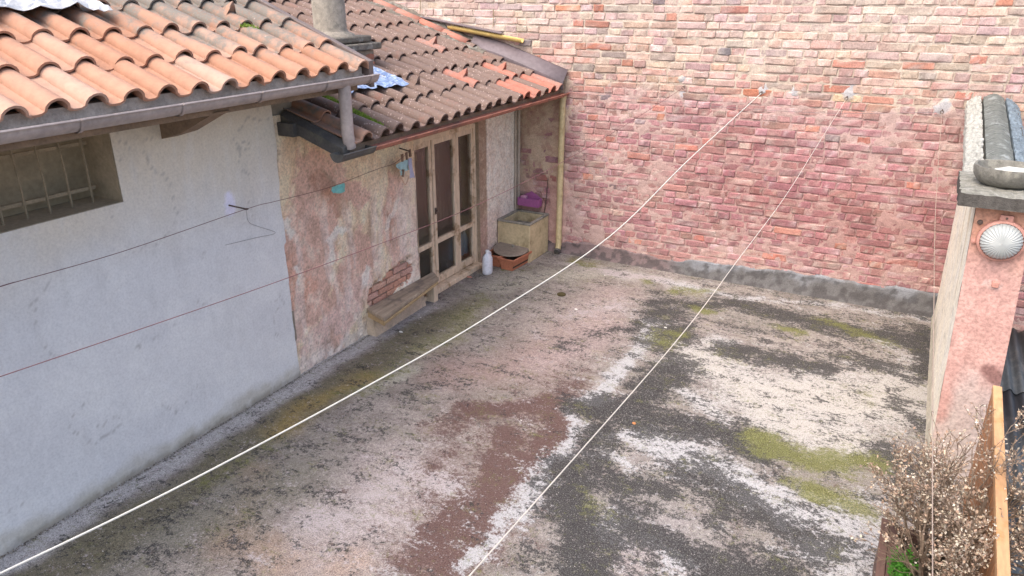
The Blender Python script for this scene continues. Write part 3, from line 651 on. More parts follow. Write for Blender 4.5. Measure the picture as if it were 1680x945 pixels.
# ================================================================== ANNEX (low house with old plaster, door and lichen roof)
def make_annex():
    a_ = empty('low_plastered_house', (-1.2, 6.2, 0), 'low house with peeling pink and ochre plaster, glazed door and lichened tile roof', 'house')
    D0, D1, DZ0, DZ1 = 5.90, 7.14, .04, 1.72
    bricks = []
    def cf(P):
        y, z = P[:, 1], P[:, 2]; n1 = fbm(P, 2.2, 4, 31); b = fbm(P, 7, 4, 32); f = fbm(P, 24, 3, 33); st = fbm(P*np.array([[1, 1, .22]]), 9, 4, 34)
        wy = y+(n1-.5)*.35+(b-.5)*.12; wz = z+(b-.5)*.22
        def bl(pts, r): return seg_mask(wy, wz, [(hit(px, py, 0, 0)[1], hit(px, py, 0, 0)[2]) for px, py in pts], r)
        c = np.tile(np.array([[.62, .50, .36]]), (len(P), 1)); c = lerp(c, (.50, .37, .25), sst(b, .48, .62)*.6)
        c = lerp(c, (.60, .50, .38), sst(st, .5, .62)*.5)
        rose = np.maximum.reduce([bl([(530, 290), (500, 400), (500, 500)], .33), bl([(590, 420), (560, 500), (540, 560)], .3), bl([(640, 300), (650, 420)], .16), bl([(560, 300), (600, 330)], .12), bl([(680, 400)], .12)])
        c = lerp(c, (.50, .32, .265), sst(rose+(f-.5)*.5, .38, .62)*.85)
        c = lerp(c, (.36, .2, .145), sst(np.maximum(bl([(530, 300), (560, 340)], .16), bl([(645, 330), (655, 390)], .11))+(f-.5)*.6, .45, .7)*.6)
        c = lerp(c, (.52, .28, .2), sst(np.maximum(bl([(470, 420), (490, 540)], .12), bl([(500, 480)], .1))+(f-.5)*.6, .4, .7)*.55)
        c = lerp(c, (.54, .40, .36), sst(bl([(560, 540), (600, 470), (520, 560)], .2)+(b-.5)*.8, .45, .75)*.7)
        c = lerp(c, (.62, .56, .51), sst(np.maximum.reduce([bl([(475, 355), (478, 380)], .05), bl([(565, 370), (530, 400), (530, 440)], .045), bl([(484, 430), (484, 480)], .03), bl([(600, 440), (600, 470)], .05), bl([(650, 330), (640, 370)], .05)])+(f-.5)*.5, .4, .65)*.85)
        c = lerp(c, (.28, .22, .17), sst(np.maximum.reduce([bl([(540, 285), (548, 300)], .05), bl([(605, 350), (610, 400)], .04), bl([(640, 265), (650, 275)], .06)])+(f-.5)*.7, .45, .7)*.6)
        c = lerp(c, (.60, .50, .45), sst(y, 5.4, 5.8)*sst(1.3-z+(b-.5)*.6, -.2, .5)*.75)           # pale beside the door
        c = lerp(c, (.54, .46, .42), sst(st, .56, .66)*sst(1.5-z, 0, .4)*.55)
        c = lerp(c, (.5, .46, .42), sst(.14+(b-.5)*.3-z, -.02, .08)*.7)
        # right of the door: brown strip then white plaster
        c2 = np.where(((y > D1) & (y < D1+.16))[:, None], np.array([[.27, .19, .14]]), np.array([[.60, .55, .49]]))
        c2 = lerp(c2, (.42, .27, .24), sst(.75-z+(b-.5)*.5, 0, .5)*.55); c2 = lerp(c2, (.44, .35, .26), sst(f, .55, .7)*.4)
        c = np.where((y > D1)[:, None], c2, c)
        # lost plaster over the bench
        lost = sst(seg_mask(y+(b-.5)*.2, z+(f-.5)*.12, [(5.17, .33), (5.42, .38), (5.66, .43)], .15), .42, .52)
        c = lerp(c, (.50, .40, .32), lost*.8)
        dh = -.046*lost-.006*sst(rose+(f-.5)*.6, .4, .5)+(f-.5)*.004-.008*sst(st, .62, .7)
        dh = dh+np.where(y > D1+.16, .012, 0)+np.where(z < .04, (f-.5)*.03, 0)
        mw = np.where(y > D1, .35, .25+.75*sst(1.62-z+(b-.5)*.4-.25*sst(y, 4.6, 5.2), -.1, .25)); g3 = fbm(P*np.array([[1, 1, .6]]), 13, 5, 191, .7); c = lerp(c, (.66, .58, .48), sst(g3, .54, .64)*.4*mw); c = lerp(c, (.32, .22, .17), sst(g3, .45, .36)*.42*mw)
        q = np.abs(fbm(P*np.array([[1, 1, .5]]), 3.5, 5, 195)-.5); c = lerp(c, (.22, .16, .12), sst(-q, -.010, -.003)*sst(n1, .47, .55)*.6)
        return np.clip(c*1.36, 0, .8), dh
    wall_grid('plaster_wall', a_, 4.06, YB, -.01, 2.2, 0, .0165, 'plaster', cf, .004, hole=(D0, D1, -1, DZ1), seed=8)
    # bricks showing in the lost plaster
    k = 0
    for r_ in range(5):
        for c in range(4):
            y = 5.02+c*.235+(r_ % 2)*.11+random.gauss(0, .006); z = .275+r_*.068
            if (r_ == 4 and c not in (1, 2)) or (r_ == 3 and c in (0,)) or y > 5.85: continue
            V, F = brick_mesh_arrays(.215, .055, 900+k); k += 1
            V2 = np.stack([-V[:, 1], V[:, 0], V[:, 2]], 1); base = np.array([(.60, .33, .23), (.56, .31, .23), (.62, .39, .3), (.54, .33, .27)][random.randrange(4)])
            col = np.tile(base, (len(V), 1))*(.8+.4*fbm(V2+k, 30, 3, 2))[:, None]
            me = np_mesh('brick', V2, F, 'brick', False, {'Col': col}); link_mesh('brick', me, a_, (-.018+random.uniform(-.004, .006), y, z))
    core = MB(); core.box(-3.2, 4.45, -3, -.34, D0-.05, 2.1); core.box(-3.2, D1+.05, -3, -.34, YB, 2.1); core.box(-.34, 4.12, -.3, -.04, D0-.006, 2.14); core.box(-.34, D1+.006, -.3, -.04, YB, 2.14)
    core.box(-.34, D0-.006, DZ1+.01, -.04, D1+.006, 2.14); core.build('masonry_core', 'house_int', a_)
    rv = MB(); rv.box(-.3, D0-.006, -.01, .0, D0, DZ1); rv.box(-.3, D1, -.01, .0, D1+.006, DZ1); rv.box(-.3, D0, DZ1, .0, D1, DZ1+.008)
    rv.build('door_reveal', simple('reveal_plaster', (.38, .29, .21), .9, .2, 10), a_)
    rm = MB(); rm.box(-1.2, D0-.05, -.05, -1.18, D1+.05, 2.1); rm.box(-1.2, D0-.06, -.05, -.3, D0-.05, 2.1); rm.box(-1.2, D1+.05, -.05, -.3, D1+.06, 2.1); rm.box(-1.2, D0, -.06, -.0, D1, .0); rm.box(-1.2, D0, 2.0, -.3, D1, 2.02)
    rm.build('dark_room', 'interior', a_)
    # -------- door: frame, three glazed leaves
    xd = -.06
    fr = MB(); fr.box(xd-.07, D0, .035, xd+.02, D0+.03, 1.70); fr.box(xd-.07, D1-.045, .0, xd+.02, D1-.0, 1.70); fr.box(xd-.07, D0+.03, 1.66, xd+.022, D1-.045, 1.71)
    door = fr.build('door', 'wood_door', a_, bevel=.003)
    ts = MB(); ts.box(-.16, D0+.02, .0, .035, D1-.0, .055); ts.build('threshold', 'wood_door', door, bevel=.006)
    leaves = [(D0+.03, 6.27), (6.285, 6.74), (6.745, D1-.047)]
    for (ya, yb), st in zip(leaves, ((.05, .045), (.05, .052), (.052, .032))):
        lf = MB(); z0, z1 = .065, 1.655; x0_, x1_ = xd-.035, xd+.008
        lf.box(x0_, ya, z0, x1_, ya+st[0], z1); lf.box(x0_, yb-st[1], z0, x1_, yb, z1)
        for za, zb in ((z0, .15), (.52, .575), (1.60, z1)): lf.box(x0_+.001, ya+st[0], za, x1_-.002, yb-st[1], zb)
        L_ = lf.build('door_leaf', 'wood_door', a_, bevel=.0025)
        for za, zb in ((.15, .52), (.575, 1.60)):
            g = MB(); g.box(xd-.018, ya+st[0]-.004, za-.004, xd-.013, yb-st[1]+.004, zb+.004); g.build('glass_pane', 'glass', L_, smooth=False)
        if ya > 6.2 and ya < 6.5:
            g = MB(); g.box(x1_, ya+.012, .86, x1_+.008, ya+.04, .93); g.tube([(x1_+.006, ya+.026, .90), (x1_+.03, ya+.026, .90), (x1_+.032, ya-.02, .895)], .006, 8); g.build('door_handle', 'iron', L_)
    cu = MB(); N = 90; V = []
    for i in range(N+1):
        y = D0+.05+(D1-D0-.1)*i/N; x = xd-.16+.012*math.sin(i*1.1)+.008*math.sin(i*.37)
        for z in (.58, 1.1, 1.68): V.append((x, y, z))
    cu.add(V, [(i*3+j, (i+1)*3+j, (i+1)*3+j+1, i*3+j+1) for i in range(N) for j in range(2)]); cu.build('net_curtain', 'curtain', a_)
    st = MB(); V = [(.016+random.uniform(-.002, .002), D1+.005, z) for z in (0.05, 1.74)]
    # -------- roof
    XE, ZE, SL = .60, 2.00, .336
    rf = MB(); dx = 3.6; top = .02
    def slab(x0, x1, y0, y1): rf.hexa([(x0, y0, ZE+SL*(XE-x0)-.06), (x0, y1, ZE+SL*(XE-x0)-.06), (x1, y1, ZE+SL*(XE-x1)-.06), (x1, y0, ZE+SL*(XE-x1)-.06), (x0, y0, ZE+SL*(XE-x0)-.015), (x0, y1, ZE+SL*(XE-x0)-.015), (x1, y1, ZE+SL*(XE-x1)-.015), (x1, y0, ZE+SL*(XE-x1)-.015)])
    slab(XE-.04, -.03, 4.27, YB-.02); slab(-.03, -3.0, 4.50, YB-.02)
    roof = rf.build('roof', 'wood_dark', a_)
    P = [tile_mesh('roof_tile', 'tile_b', 20+s_, W=.205) for s_ in range(4)]+[tile_mesh('roof_tile', 'tile_c', 31, W=.205), tile_mesh('roof_tile', 'tile_c', 32, fin=True, W=.205), tile_mesh('roof_tile', 'tile_b', 33, fin=True, W=.205), tile_mesh('roof_tile', 'tile_a', 35, W=.205)]
    pitch = .2045; y00 = 4.30; ncol = 18; course = .405
    special = {}
    for (px, py, kind) in [(691, 71, 5), (747, 127, 5), (818, 114, 5), (768, 65, 5), (857, 142, 4), (881, 130, 4), (673, 137, 6)]:
        p = on_plane(px, py, XE, ZE+.06, SL); s = (XE-p[0])/math.cos(math.atan(SL)); r_ = int(s//course); c = int(round((p[1]-y00-.14)/pitch)); special[(r_, c)] = kind
    def pick(r_, c, y):
        if (r_, c) in special: return special[(r_, c)]
        if c == 0: return 7
        if c in (13, 16) and r_ == 0: return 4
        return random.randrange(4)
    lay_roof(roof, XE+.03, ZE+.002, SL, y00, ncol, pitch, 9, course, P, pick, skip=lambda r_, c, y: c == 0 and r_ > 1)
    # row of red half-round verge tiles against the brick wall, with mortar
    mesh_r = MB(); V = []
    n = 8
    for i in range(3):
        for k in range(n+1):
            t = math.pi*k/n; rr = .062+.006*i; V.append((-.40+i*.2, math.cos(t)*rr, math.sin(t)*rr*.8+.004*i))
    mesh_r.add(V, [(i*(n+1)+k, i*(n+1)+k+1, (i+1)*(n+1)+k+1, (i+1)*(n+1)+k) for i in range(2) for k in range(n)]); vm = mesh_r.mesh('verge_tile', 'tile_c')
    so = None
    for k in range(5):
        s = 1.28+k*.36; o = link_mesh('verge_tile', vm, roof, (XE-s*.948, YB-.14, ZE+s*.3185+.055+.008)); o.rotation_euler = (0, math.atan(SL)+.03, random.gauss(0, .02))
        m = o.modifiers.new('solid', 'SOLIDIFY'); m.thickness = .012
    mo = MB(); V = []
    N = 60
    for i in range(N+1):
        s = 1.0+i*.04; x = XE-s*.948; z = ZE+s*.3185+.03
        for q, (dy, dz) in enumerate(((-.26, .01), (-.22, .055), (-.16, .06), (-.08, .075), (-.01, .11), (.02, .0))): V.append((x, YB+dy+.02*math.sin(i*.9), z+dz+random.gauss(0, .006)))
    mo.add(V, [(i*6+k, (i+1)*6+k, (i+1)*6+k+1, i*6+k+1) for i in range(N) for k in range(5)]); mo.build('verge_mortar', 'slab', a_)
    # verge flashing (mauve plate against the brick wall)
    f = MB(); A = [hit(778, 62, 1, YB-.03), hit(802, 75, 1, YB-.03), hit(937, 119, 1, YB-.03)]
    xs_ = [-.58, -.2, .2, .66]
    V = []
    for x in xs_:
        zt = np.interp(x, [-.62, -.42, .68], [2.56, 2.56, 2.20]); zb = ZE+SL*(XE-x)+.035
        V += [(x, YB-.012, zt+.02), (x, YB-.035, zt+.015), (x, YB-.15, max(zb+.05, zt-.10)), (x, YB-.155, zb)]
    f.add(V, [(i*4+k, i*4+k+1, (i+1)*4+k+1, (i+1)*4+k) for i in range(3) for k in range(3)]); fo = f.build('verge_flashing', 'flash', a_); m = fo.modifiers.new('solid', 'SOLIDIFY'); m.thickness = .006
    # gutter pieces
    g1 = gutter_mb(4.49, YB+.08, .635, 1.968, .040, t=.005, seg=5, closed=(False, True)).build('gutter', 'gutter_copper', a_)
    for y in (4.72, 5.62, 6.9): gutter_mb(y, y+.02, .635, 1.969, .043, t=.004).build('joint_band', 'gutter_copper', g1)
    g2 = gutter_mb(4.10, 4.485, .62, 1.975, .062, t=.005, seg=1, closed=(True, True)).build('gutter', 'dark_metal', a_)
    vb = MB(); 
    def zr(x, o): return ZE+SL*(XE-x)+o
    vb.hexa([(.60, 4.20, zr(.60, -.09)), (.60, 4.275, zr(.60, -.09)), (.0, 4.275, zr(0, -.09)), (.0, 4.20, zr(.0, -.09)), (.60, 4.20, zr(.60, .0)), (.60, 4.275, zr(.60, .03)), (.0, 4.275, zr(0, .03)), (.0, 4.20, zr(0, .0))])
    vb.build('verge_board', 'dark_metal', a_, bevel=.004)
    rb = MB(); rb.box(.0, 4.16, 2.05, .16, 4.27, 2.15); rb.build('rafter_end', 'dark_metal', a_)
    for y in (4.55, 5.35, 6.15, 6.95, 7.7):
        c = MB(); c.hexa([(.0, y-.04, 1.93), (.50, y-.04, 1.90), (.50, y+.04, 1.90), (.0, y+.04, 1.93), (.0, y-.04, 2.06), (.57, y-.04, 1.955), (.57, y+.04, 1.955), (.0, y+.04, 2.06)]); c.build('rafter_end', 'wood_dark', a_)
    fb = MB(); fb.box(.55, 4.28, 1.93, .575, YB-.03, 2.0); fb.build('fascia_board', 'wood_dark', a_)
    # yellow downpipe at the corner and cream pipe
    d = MB(); d.tube([(.635, YB-.07, 1.95), (.62, YB-.06, 1.85), (.615, YB-.06, 1.0), (.612, YB-.06, .12), (.615, YB-.09, .045)], .036, 16); dp = d.build('downpipe', 'yellow_pipe', a_)
    for z in (1.3, .75, .2):
        c = MB(); c.tube([(.615, YB-.06, z), (.615, YB-.06, z+.02)], .040, 16); c.build('pipe_collar', 'yellow_pipe', dp)
    c = MB(); c.tube([(.615, YB-.088, .052), (.618, YB-.125, .035)], .039, 16); c.build('pipe_outlet', 'dark_metal', dp)
    q = MB(); q.tube([(.035, YB-.05, .55), (.035, YB-.05, 1.98)], .020, 10); q.tube([(.03, YB-.12, .5), (.03, YB-.12, 1.98)], .013, 8); q.build('corner_pipe', 'cream_pipe', a_)
    yg = gutter_mb(0, 1, 0, 0, .04); V = []
    ya = np.array((-.92, YB-.07, 2.675)); yb_ = np.array((.09, YB-.07, 2.545)); dirn = yb_-ya
    for p in yg.v: V.append(tuple(ya+dirn*p[1]+np.array((0, p[0], p[2]))))
    yg.v = V; yg.build('upper_gutter', 'yellow_gut', a_)
    q = MB(); q.hexa([(-1.7, YB-.07, 2.815), (-.2, YB-.07, 2.60), (-.2, YB-.01, 2.61), (-1.7, YB-.01, 2.825), (-1.7, YB-.07, 2.823), (-.2, YB-.07, 2.608), (-.2, YB-.01, 2.618), (-1.7, YB-.01, 2.833)]); q.build('wall_flashing', 'flash', a_)
    # -------- chimney
    CX0, CX1, CY0, CY1 = -.86, -.52, 5.45, 5.79
    cb = MB(); cb.box(CX0-.1, CY0-.12, 2.35, CX1+.1, CY1+.12, 2.55); ch = cb.build('chimney', 'mortar_plain' if 'mortar_plain' in M else 'chimney', a_)
    kk = 0
    for r_ in range(2):
        for (ux, uy, L, ax) in [(CX0+.02, CY0-.125, .2, 0), (CX0+.25, CY0-.125, .2, 0), (CX0+.42, CY0-.125, .1, 0), (CX1+.105, CY0-.0, .2, 1), (CX1+.105, CY0+.22, .2, 1), (CX1+.105, CY0+.4, .12, 1)]:
            V, F = brick_mesh_arrays(L, .055, 700+kk, D=.03); kk += 1
            if ax == 1: V = np.stack([-V[:, 1], V[:, 0], V[:, 2]], 1)
            base = np.array([(.42, .2, .14), (.36, .19, .15), (.45, .26, .2)][kk % 3]); col = np.tile(base, (len(V), 1))*(.8+.4*fbm(V+kk, 30, 3, 2))[:, None]
            me = np_mesh('brick', V, F, 'brick', False, {'Col': col}); link_mesh('brick', me, ch, (ux, uy, 2.42+r_*.068))
    sl = MB(); sl.box(CX0-.16, CY0-.18, 2.56, CX1+.16, CY1+.18, 2.62); s1 = sl.build('chimney_slab', 'slab', ch, bevel=.012)
    sl = MB(); sl.box(CX0-.11, CY0-.12, 2.625, CX1+.10, CY1+.11, 2.685); s1 = sl.build('chimney_slab', 'slab', ch, bevel=.015)
    sh = MB(); sh.lathe([(.23, 2.68), (.215, 2.705), (.165, 2.725), (.152, 2.75), (.150, 3.4), (.155, 3.9)], ((CX0+CX1)/2+.01, (CY0+CY1)/2, 0), 20); sh.build('chimney_shaft', 'chimney', ch)
    return a_, (XE, ZE, SL)
annex, RA = make_annex()

# ------------------------------------------------------------------ moss on the tiles
def moss(name, pts, wid, n, parent, seed, plane, hgt=.014):
    r = random.Random(seed); mb = MB(); XE, ZE, SL = plane
    for _ in range(n):
        t = r.random(); k = min(int(t*(len(pts)-1)), len(pts)-2); f = t*(len(pts)-1)-k
        x = pts[k][0]*(1-f)+pts[k+1][0]*f+r.gauss(0, wid*.4); y = pts[k][1]*(1-f)+pts[k+1][1]*f+r.gauss(0, wid*.5)
        z = ZE+SL*(XE-x)+.034+r.random()*.02-abs(y-pts[k][1])*.15; s = r.uniform(.004, .009); a = r.random()*6.28; h = hgt*r.uniform(.5, 1.3)
        mb.add([(x+s*math.cos(a), y+s*math.sin(a), z-.006), (x+s*math.cos(a+2.1), y+s*math.sin(a+2.1), z-.006), (x+s*math.cos(a+4.2), y+s*math.sin(a+4.2), z-.006), (x+r.gauss(0, .004), y+r.gauss(0, .004), z+h)], [(0, 1, 3), (1, 2, 3), (2, 0, 3)])
    o = mb.build(name, 'moss', parent, kind='stuff' if parent else None); return o
moss('roof_moss', [(.52, 4.765), (.1, 4.765), (-.25, 4.76)], .05, 2200, annex, 3, (RA[0], RA[1]+.01, RA[2]))
moss('roof_moss', [(.02, 5.93), (-.03, 6.15)], .03, 200, annex, 4, (RA[0], RA[1]+.03, RA[2]))
moss('roof_moss', [(-.02, 4.1), (-.12, 4.05)], .02, 250, annex, 5, (.565, 2.545, .4))

# ------------------------------------------------------------------ plastic sheets on the roofs
def sheet(name, pts, plane, mat, label, seed, amp=.02, lift=.075, pitch=.2125, ph=0):
    XE, ZE, SL = plane; (x0, x1, y0, y1) = pts; nx, ny = 34, 44; V = []
    xs = np.linspace(x0, x1, nx); ys = np.linspace(y0, y1, ny); X, Y = np.meshgrid(xs, ys); X = X.ravel(); Y = Y.ravel(); P = np.stack([X, Y], 1)
    X2 = X+(fbm(P, 3, 3, seed)-.5)*.25; Y2 = Y+(fbm(P, 3, 3, seed+5)-.5)*.22
    P2 = np.stack([X2, Y2], 1); roll = .5+.5*np.cos((Y2-ph)/pitch*2*math.pi)
    Z = ZE+SL*(XE-X2)+lift+.018*roll+(np.abs(fbm(P2, 9, 4, seed+9)-.5))*amp*3
    me = np_mesh(name, np.stack([X2, Y2, Z], 1)-np.array([[x0, y0, ZE]]), grid_idx(nx, ny), mat, False); o = link_mesh(name, me); o.location = (x0, y0, ZE)
    s = o.modifiers.new('solid', 'SOLIDIFY'); s.thickness = .003
    return tag(o, label, 'plastic sheet')
sheet('plastic_sheet', (-.33, -1.15, 1.7, 3.12), (.565, 2.510, .4), 'clear_white', 'crumpled whitish plastic sheet lying on the orange upper roof', 3, .045, .10)
sheet('foil_sheet', (-.42, .10, 4.95, 5.72), RA, 'foil', 'crumpled blue and silver foil sheet lying on the dark lichened roof beside the gutter end', 13, .02, .105)

# ================================================================== RIGHT BOUNDARY WALL WITH PILLAR
def make_right_wall():
    w_ = empty('boundary_wall', (4.93, 6.6, 0), 'high narrow boundary wall with cream face, pink end pillar and dark stone coping at the right', 'wall')
    def cream(P):
        b = fbm(P, 4, 4, 3); st = fbm(P*np.array([[1, 1, .2]]), 8, 3, 6); f = fbm(P, 16, 3, 8); z = P[:, 2]
        c = np.tile(np.array([[.86, .80, .66]]), (len(P), 1)); c = lerp(c, (.60, .47, .29), sst(st, .52, .64)*.7*sst(z, .9, 1.6)); c = lerp(c, (.80, .77, .7), sst(b, .5, .65)*.5)
        c = lerp(c, (.33, .3, .23), sst(.22+(b-.5)*.35-z, -.03, .15)*.7); c = lerp(c, (.25, .22, .2), sst(f, .66, .72)*.4); return c
    # left face: grid bilinear between four corners (leans slightly inwards at the top)
    zt = 1.93; nu, nv = 90, 60; V = []
    U, W_ = np.meshgrid(np.linspace(0, 1, nu), np.linspace(0, 1, nv)); U = U.ravel(); W_ = W_.ravel()
    y = 5.10+U*(YB-5.10); z = W_*zt; x = (4.785-.085*W_)*(1-U)+(4.80-.045*W_)*U
    P = np.stack([x, y, z], 1); P[:, 0] += (fbm(P, 3, 3, 8)-.5)*.012+(fbm(P, 14, 3, 9)-.5)*.005; P[:, 0] -= .018*(1-U)**0*np.exp(-z/.05)
    me = np_mesh('cream_face', P-np.array(w_.location)[None], grid_idx(nu, nv, False), 'plaster', True, {'Col': cream(P)}); link_mesh('cream_face', me, w_)
    # front (pink) face of the pillar and right side
    def pinkf(P):
        b = fbm(P, 4, 4, 3); f = fbm(P, 14, 4, 6); z = P[:, 2]; x = P[:, 0]
        c = np.tile(np.array([[.52, .31, .27]]), (len(P), 1)); c = lerp(c, (.60, .38, .33), sst(b, .48, .62)*.6); c = lerp(c, (.52, .27, .17), sst(z+(b-.5)*.5, 1.45, 1.8)*.7)
        c = lerp(c, (.50, .42, .39), sst(.95+(b-.5)*.5-z, 0, .35)*.85*sst(x+(b-.5)*.1, 4.79, 4.86)); c = lerp(c, (.52, .44, .40), sst(.55+(f-.5)*.4-z, 0, .3)*.8)
        c = lerp(c, (.20, .10, .09), sst(seg_mask(x+(f-.5)*.05, z+(b-.5)*.06, [(5.035, .80), (4.99, .84)], .062)+(f-.5)*.2, .25, .75)*.85)
        c = lerp(c, (.62, .48, .44), sst(seg_mask(x, z, [(4.85, 1.42), (4.92, 1.41)], .03)+(f-.5)*.8, .6, .8)*.5)
        return c
    nu, nv = 34, 110; U, W_ = np.meshgrid(np.linspace(0, 1, nu), np.linspace(0, 1, nv)); U = U.ravel(); W_ = W_.ravel(); z = W_*zt
    xl = 4.785-.085*W_; xr = 5.105-.11*W_; P = np.stack([xl*(1-U)+xr*U, np.full(len(U), 5.10), z], 1); P[:, 1] += (fbm(P, 5, 3, 8)-.5)*.008
    me = np_mesh('pink_face', P-np.array(w_.location)[None], grid_idx(nu, nv), 'plaster', True, {'Col': pinkf(P)}); link_mesh('pink_face', me, w_)
    b = MB(); b.hexa([(4.83, 5.112, -.4), (5.105, 5.112, -.4), (5.115, YB, -.4), (4.84, YB, -.4), (4.735, 5.112, zt), (4.995, 5.112, zt), (5.05, YB, zt), (4.785, YB, zt)]); b.box(4.81, 5.12, -3, 5.12, YB, -.4); b.build('pillar_core', M['plaster_plain'] if 'plaster_plain' in M else simple('outer_pink_render', (.5, .3, .25), .9, .15, 6), w_)
    # pale corner arris
    # slab on the pillar
    s = MB(); nx, ny = 22, 22
    V = []; zt0, zt1 = 1.905, 1.985
    for lay, z in ((0, zt0), (1, zt1)):
        for j in range(ny+1):
            for i in range(nx+1):
                x = 4.60+.56*i/nx; y = 5.0+.66*j/ny; e = (i in (0, nx) or j in (0, ny))
                V.append((x+(random.gauss(0, .004) if e else 0), y+(random.gauss(0, .004) if e else 0), z+(random.gauss(0, .0035) if lay else 0)-(.006 if e and lay else 0)))
    N1 = (nx+1)*(ny+1); F = [(j*(nx+1)+i+N1, j*(nx+1)+i+1+N1, (j+1)*(nx+1)+i+1+N1, (j+1)*(nx+1)+i+N1) for j in range(ny) for i in range(nx)]
    F += [(0+N1*0, nx, nx+ny*(nx+1), ny*(nx+1))[::-1]]
    s.add(V, F); s.cur = 1
    ring = [i for i in range(nx+1)]+[j*(nx+1)+nx for j in range(1, ny+1)]+[ny*(nx+1)+i for i in range(nx-1, -1, -1)]+[j*(nx+1) for j in range(ny-1, 0, -1)]
    s.cur = 1; b0 = len(s.f); s.f += [(ring[k], ring[(k+1) % len(ring)], ring[(k+1) % len(ring)]+N1, ring[k]+N1) for k in range(len(ring))]; s.mi += [1]*len(ring)
    s.build('pillar_cap', ['cap', 'cap_edge'], w_)
    # coping: three ranks running to the brick wall
    def rank(nm, xa, xb, zc, y0, y1, mat, arch, n, seed, lean=0, jit=.006):
        for k in range(n):
            ya = y0+(y1-y0)*k/n+.004; yb = y0+(y1-y0)*(k+1)/n-.003; mb = MB(); m = 10; ny = 46; V = []
            for j in range(ny+1):
                y = ya+(yb-ya)*j/ny; f = (y-5.6)/(YB-5.6); dz = .20*f; sh = -.03*(1-f)
                for i in range(m+1):
                    u = i/m; xx = xa+(xb-xa)*u+sh+lean*0; hh = arch*math.sin(math.pi*u)+lean*u
                    rg = float(_hash(np.array([j//2]), np.array([k]), np.array([seed]), 3)[0])-.5; V.append((xx+random.gauss(0, jit*.3), y, zc+dz+hh+random.gauss(0, jit*.6)+rg*.012))
            nb = len(V)
            for j in range(ny+1):
                for i in range(m+1): v = V[j*(m+1)+i]; V.append((v[0], v[1], zc+.20*((v[1]-5.6)/(YB-5.6))-.07))
            q = lambda j, i, o=0: j*(m+1)+i+o
            F = [(q(j, i), q(j, i+1), q(j+1, i+1), q(j+1, i)) for j in range(ny) for i in range(m)]
            F += [(q(j, 0, nb), q(j, 0), q(j+1, 0), q(j+1, 0, nb)) for j in range(ny)]+[(q(j, m), q(j, m, nb), q(j+1, m, nb), q(j+1, m)) for j in range(ny)]
            F += [(q(0, i, nb), q(0, i+1, nb), q(0, i+1), q(0, i)) for i in range(m)]+[(q(ny, i), q(ny, i+1), q(ny, i+1, nb), q(ny, i, nb)) for i in range(m)]
            mb.add(V, F); mb.build(nm, mat, w_)
    rank('coping_edge_stone', 4.665, 4.765, 1.945, 5.62, YB-.03, 'coping_white', .01, 2, 1, lean=.055, jit=.010)
    rank('coping_stone', 4.785, 4.945, 1.99, 5.60, YB-.02, 'coping', .035, 2, 2, jit=.004)
    rank('coping_side_stone', 4.96, 5.07, 1.99, 5.60, YB-.03, 'coping_blue', .01, 4, 3, lean=-.07, jit=.008)
    b = MB(); b.hexa([(4.72, 5.6, 1.90), (5.03, 5.6, 1.90), (5.06, YB-.01, 1.90), (4.76, YB-.01, 1.90), (4.73, 5.6, 1.955), (5.02, 5.6, 1.945), (5.05, YB-.01, 2.14), (4.75, YB-.01, 2.14)]); b.build('coping_bed', 'cap_edge', w_)
make_right_wall()

# bowl on the pillar cap
def make_bowl():
    r = empty('stone_bowl', (4.84, 5.33, 1.985), 'round grey cement bowl standing on top of the pillar cap', 'bowl')
    b = MB(); b.lathe([(.0, .0), (.12, .0), (.155, .02), (.182, .06), (.188, .105), (.184, .118), (.172, .118), (.165, .10), (.15, .05), (.1, .035), (0, .032)], r.location, 40); b.jitter(.003, 5, 30); b.build('bowl_body', 'bowl', r)
    s = MB(); s.lathe([(.135, .055), (.11, .083), (.06, .102), (.0, .108)], tuple(r.location+Vector((.03, .0, 0))), 24); s.jitter(.006, 6, 30); s.build('pale_sand', 'sand', r, kind='stuff')
make_bowl()

def make_lamp():
    cx, cz, y = 4.865, 1.705, 5.098
    r = empty('wall_lamp', (cx, y, cz), 'round bulkhead lamp with ribbed glass on the front of the pink pillar', 'lamp')
    b = MB(); b.lathe([(.0, 0), (.125, 0), (.128, .02), (.125, .04), (.112, .05), (.108, .04)], (cx, y, cz), 40, 'y'); b.build('lamp_body', 'pink_metal', r)
    q = MB(); n = 96; V = []; F = []
    prof = [(.108, .038), (.106, .052), (.092, .075), (.07, .09), (.045, .098), (.02, .101), (.001, .102)]
    for rr, h in prof:
        for k in range(n):
            t = 2*math.pi*k/n; amp = .0028 if (k % 3 == 0) else 0; rk = rr+amp*min(1, rr/.05); hh = h+amp*min(1, rr/.05)*.9
            V.append((cx+rk*math.cos(t), y-hh, cz+rk*math.sin(t)))
    F = [(i*n+k, i*n+(k+1) % n, (i+1)*n+(k+1) % n, (i+1)*n+k) for i in range(len(prof)-1) for k in range(n)]
    q.add(V, F); q.build('ribbed_glass', 'lamp_glass', r)
    for a, wdt in ((math.pi/2, .07),):
        t = MB(); t.box(cx-.035, y-.03, cz+.118, cx+.035, y-.002, cz+.155); t.build('mounting_tab', 'pink_metal', r, bevel=.004)
        t = MB(); t.lathe([(0, 0), (.007, 0), (.006, .004), (0, .005)], (cx, y-.03, cz+.137), 10, 'y'); t.build('screw', 'iron', r)
    for sx, sz in ((-.125, .09), (-.135, -.03), (.14, .06)):
        t = MB(); t.lathe([(0, 0), (.016, 0), (.014, .012), (0, .016)], (cx+sx, y, cz+sz), 12, 'y'); t.build('fixing_plug', 'pink_metal' if sz < 0 else 'iron', r)
make_lamp()
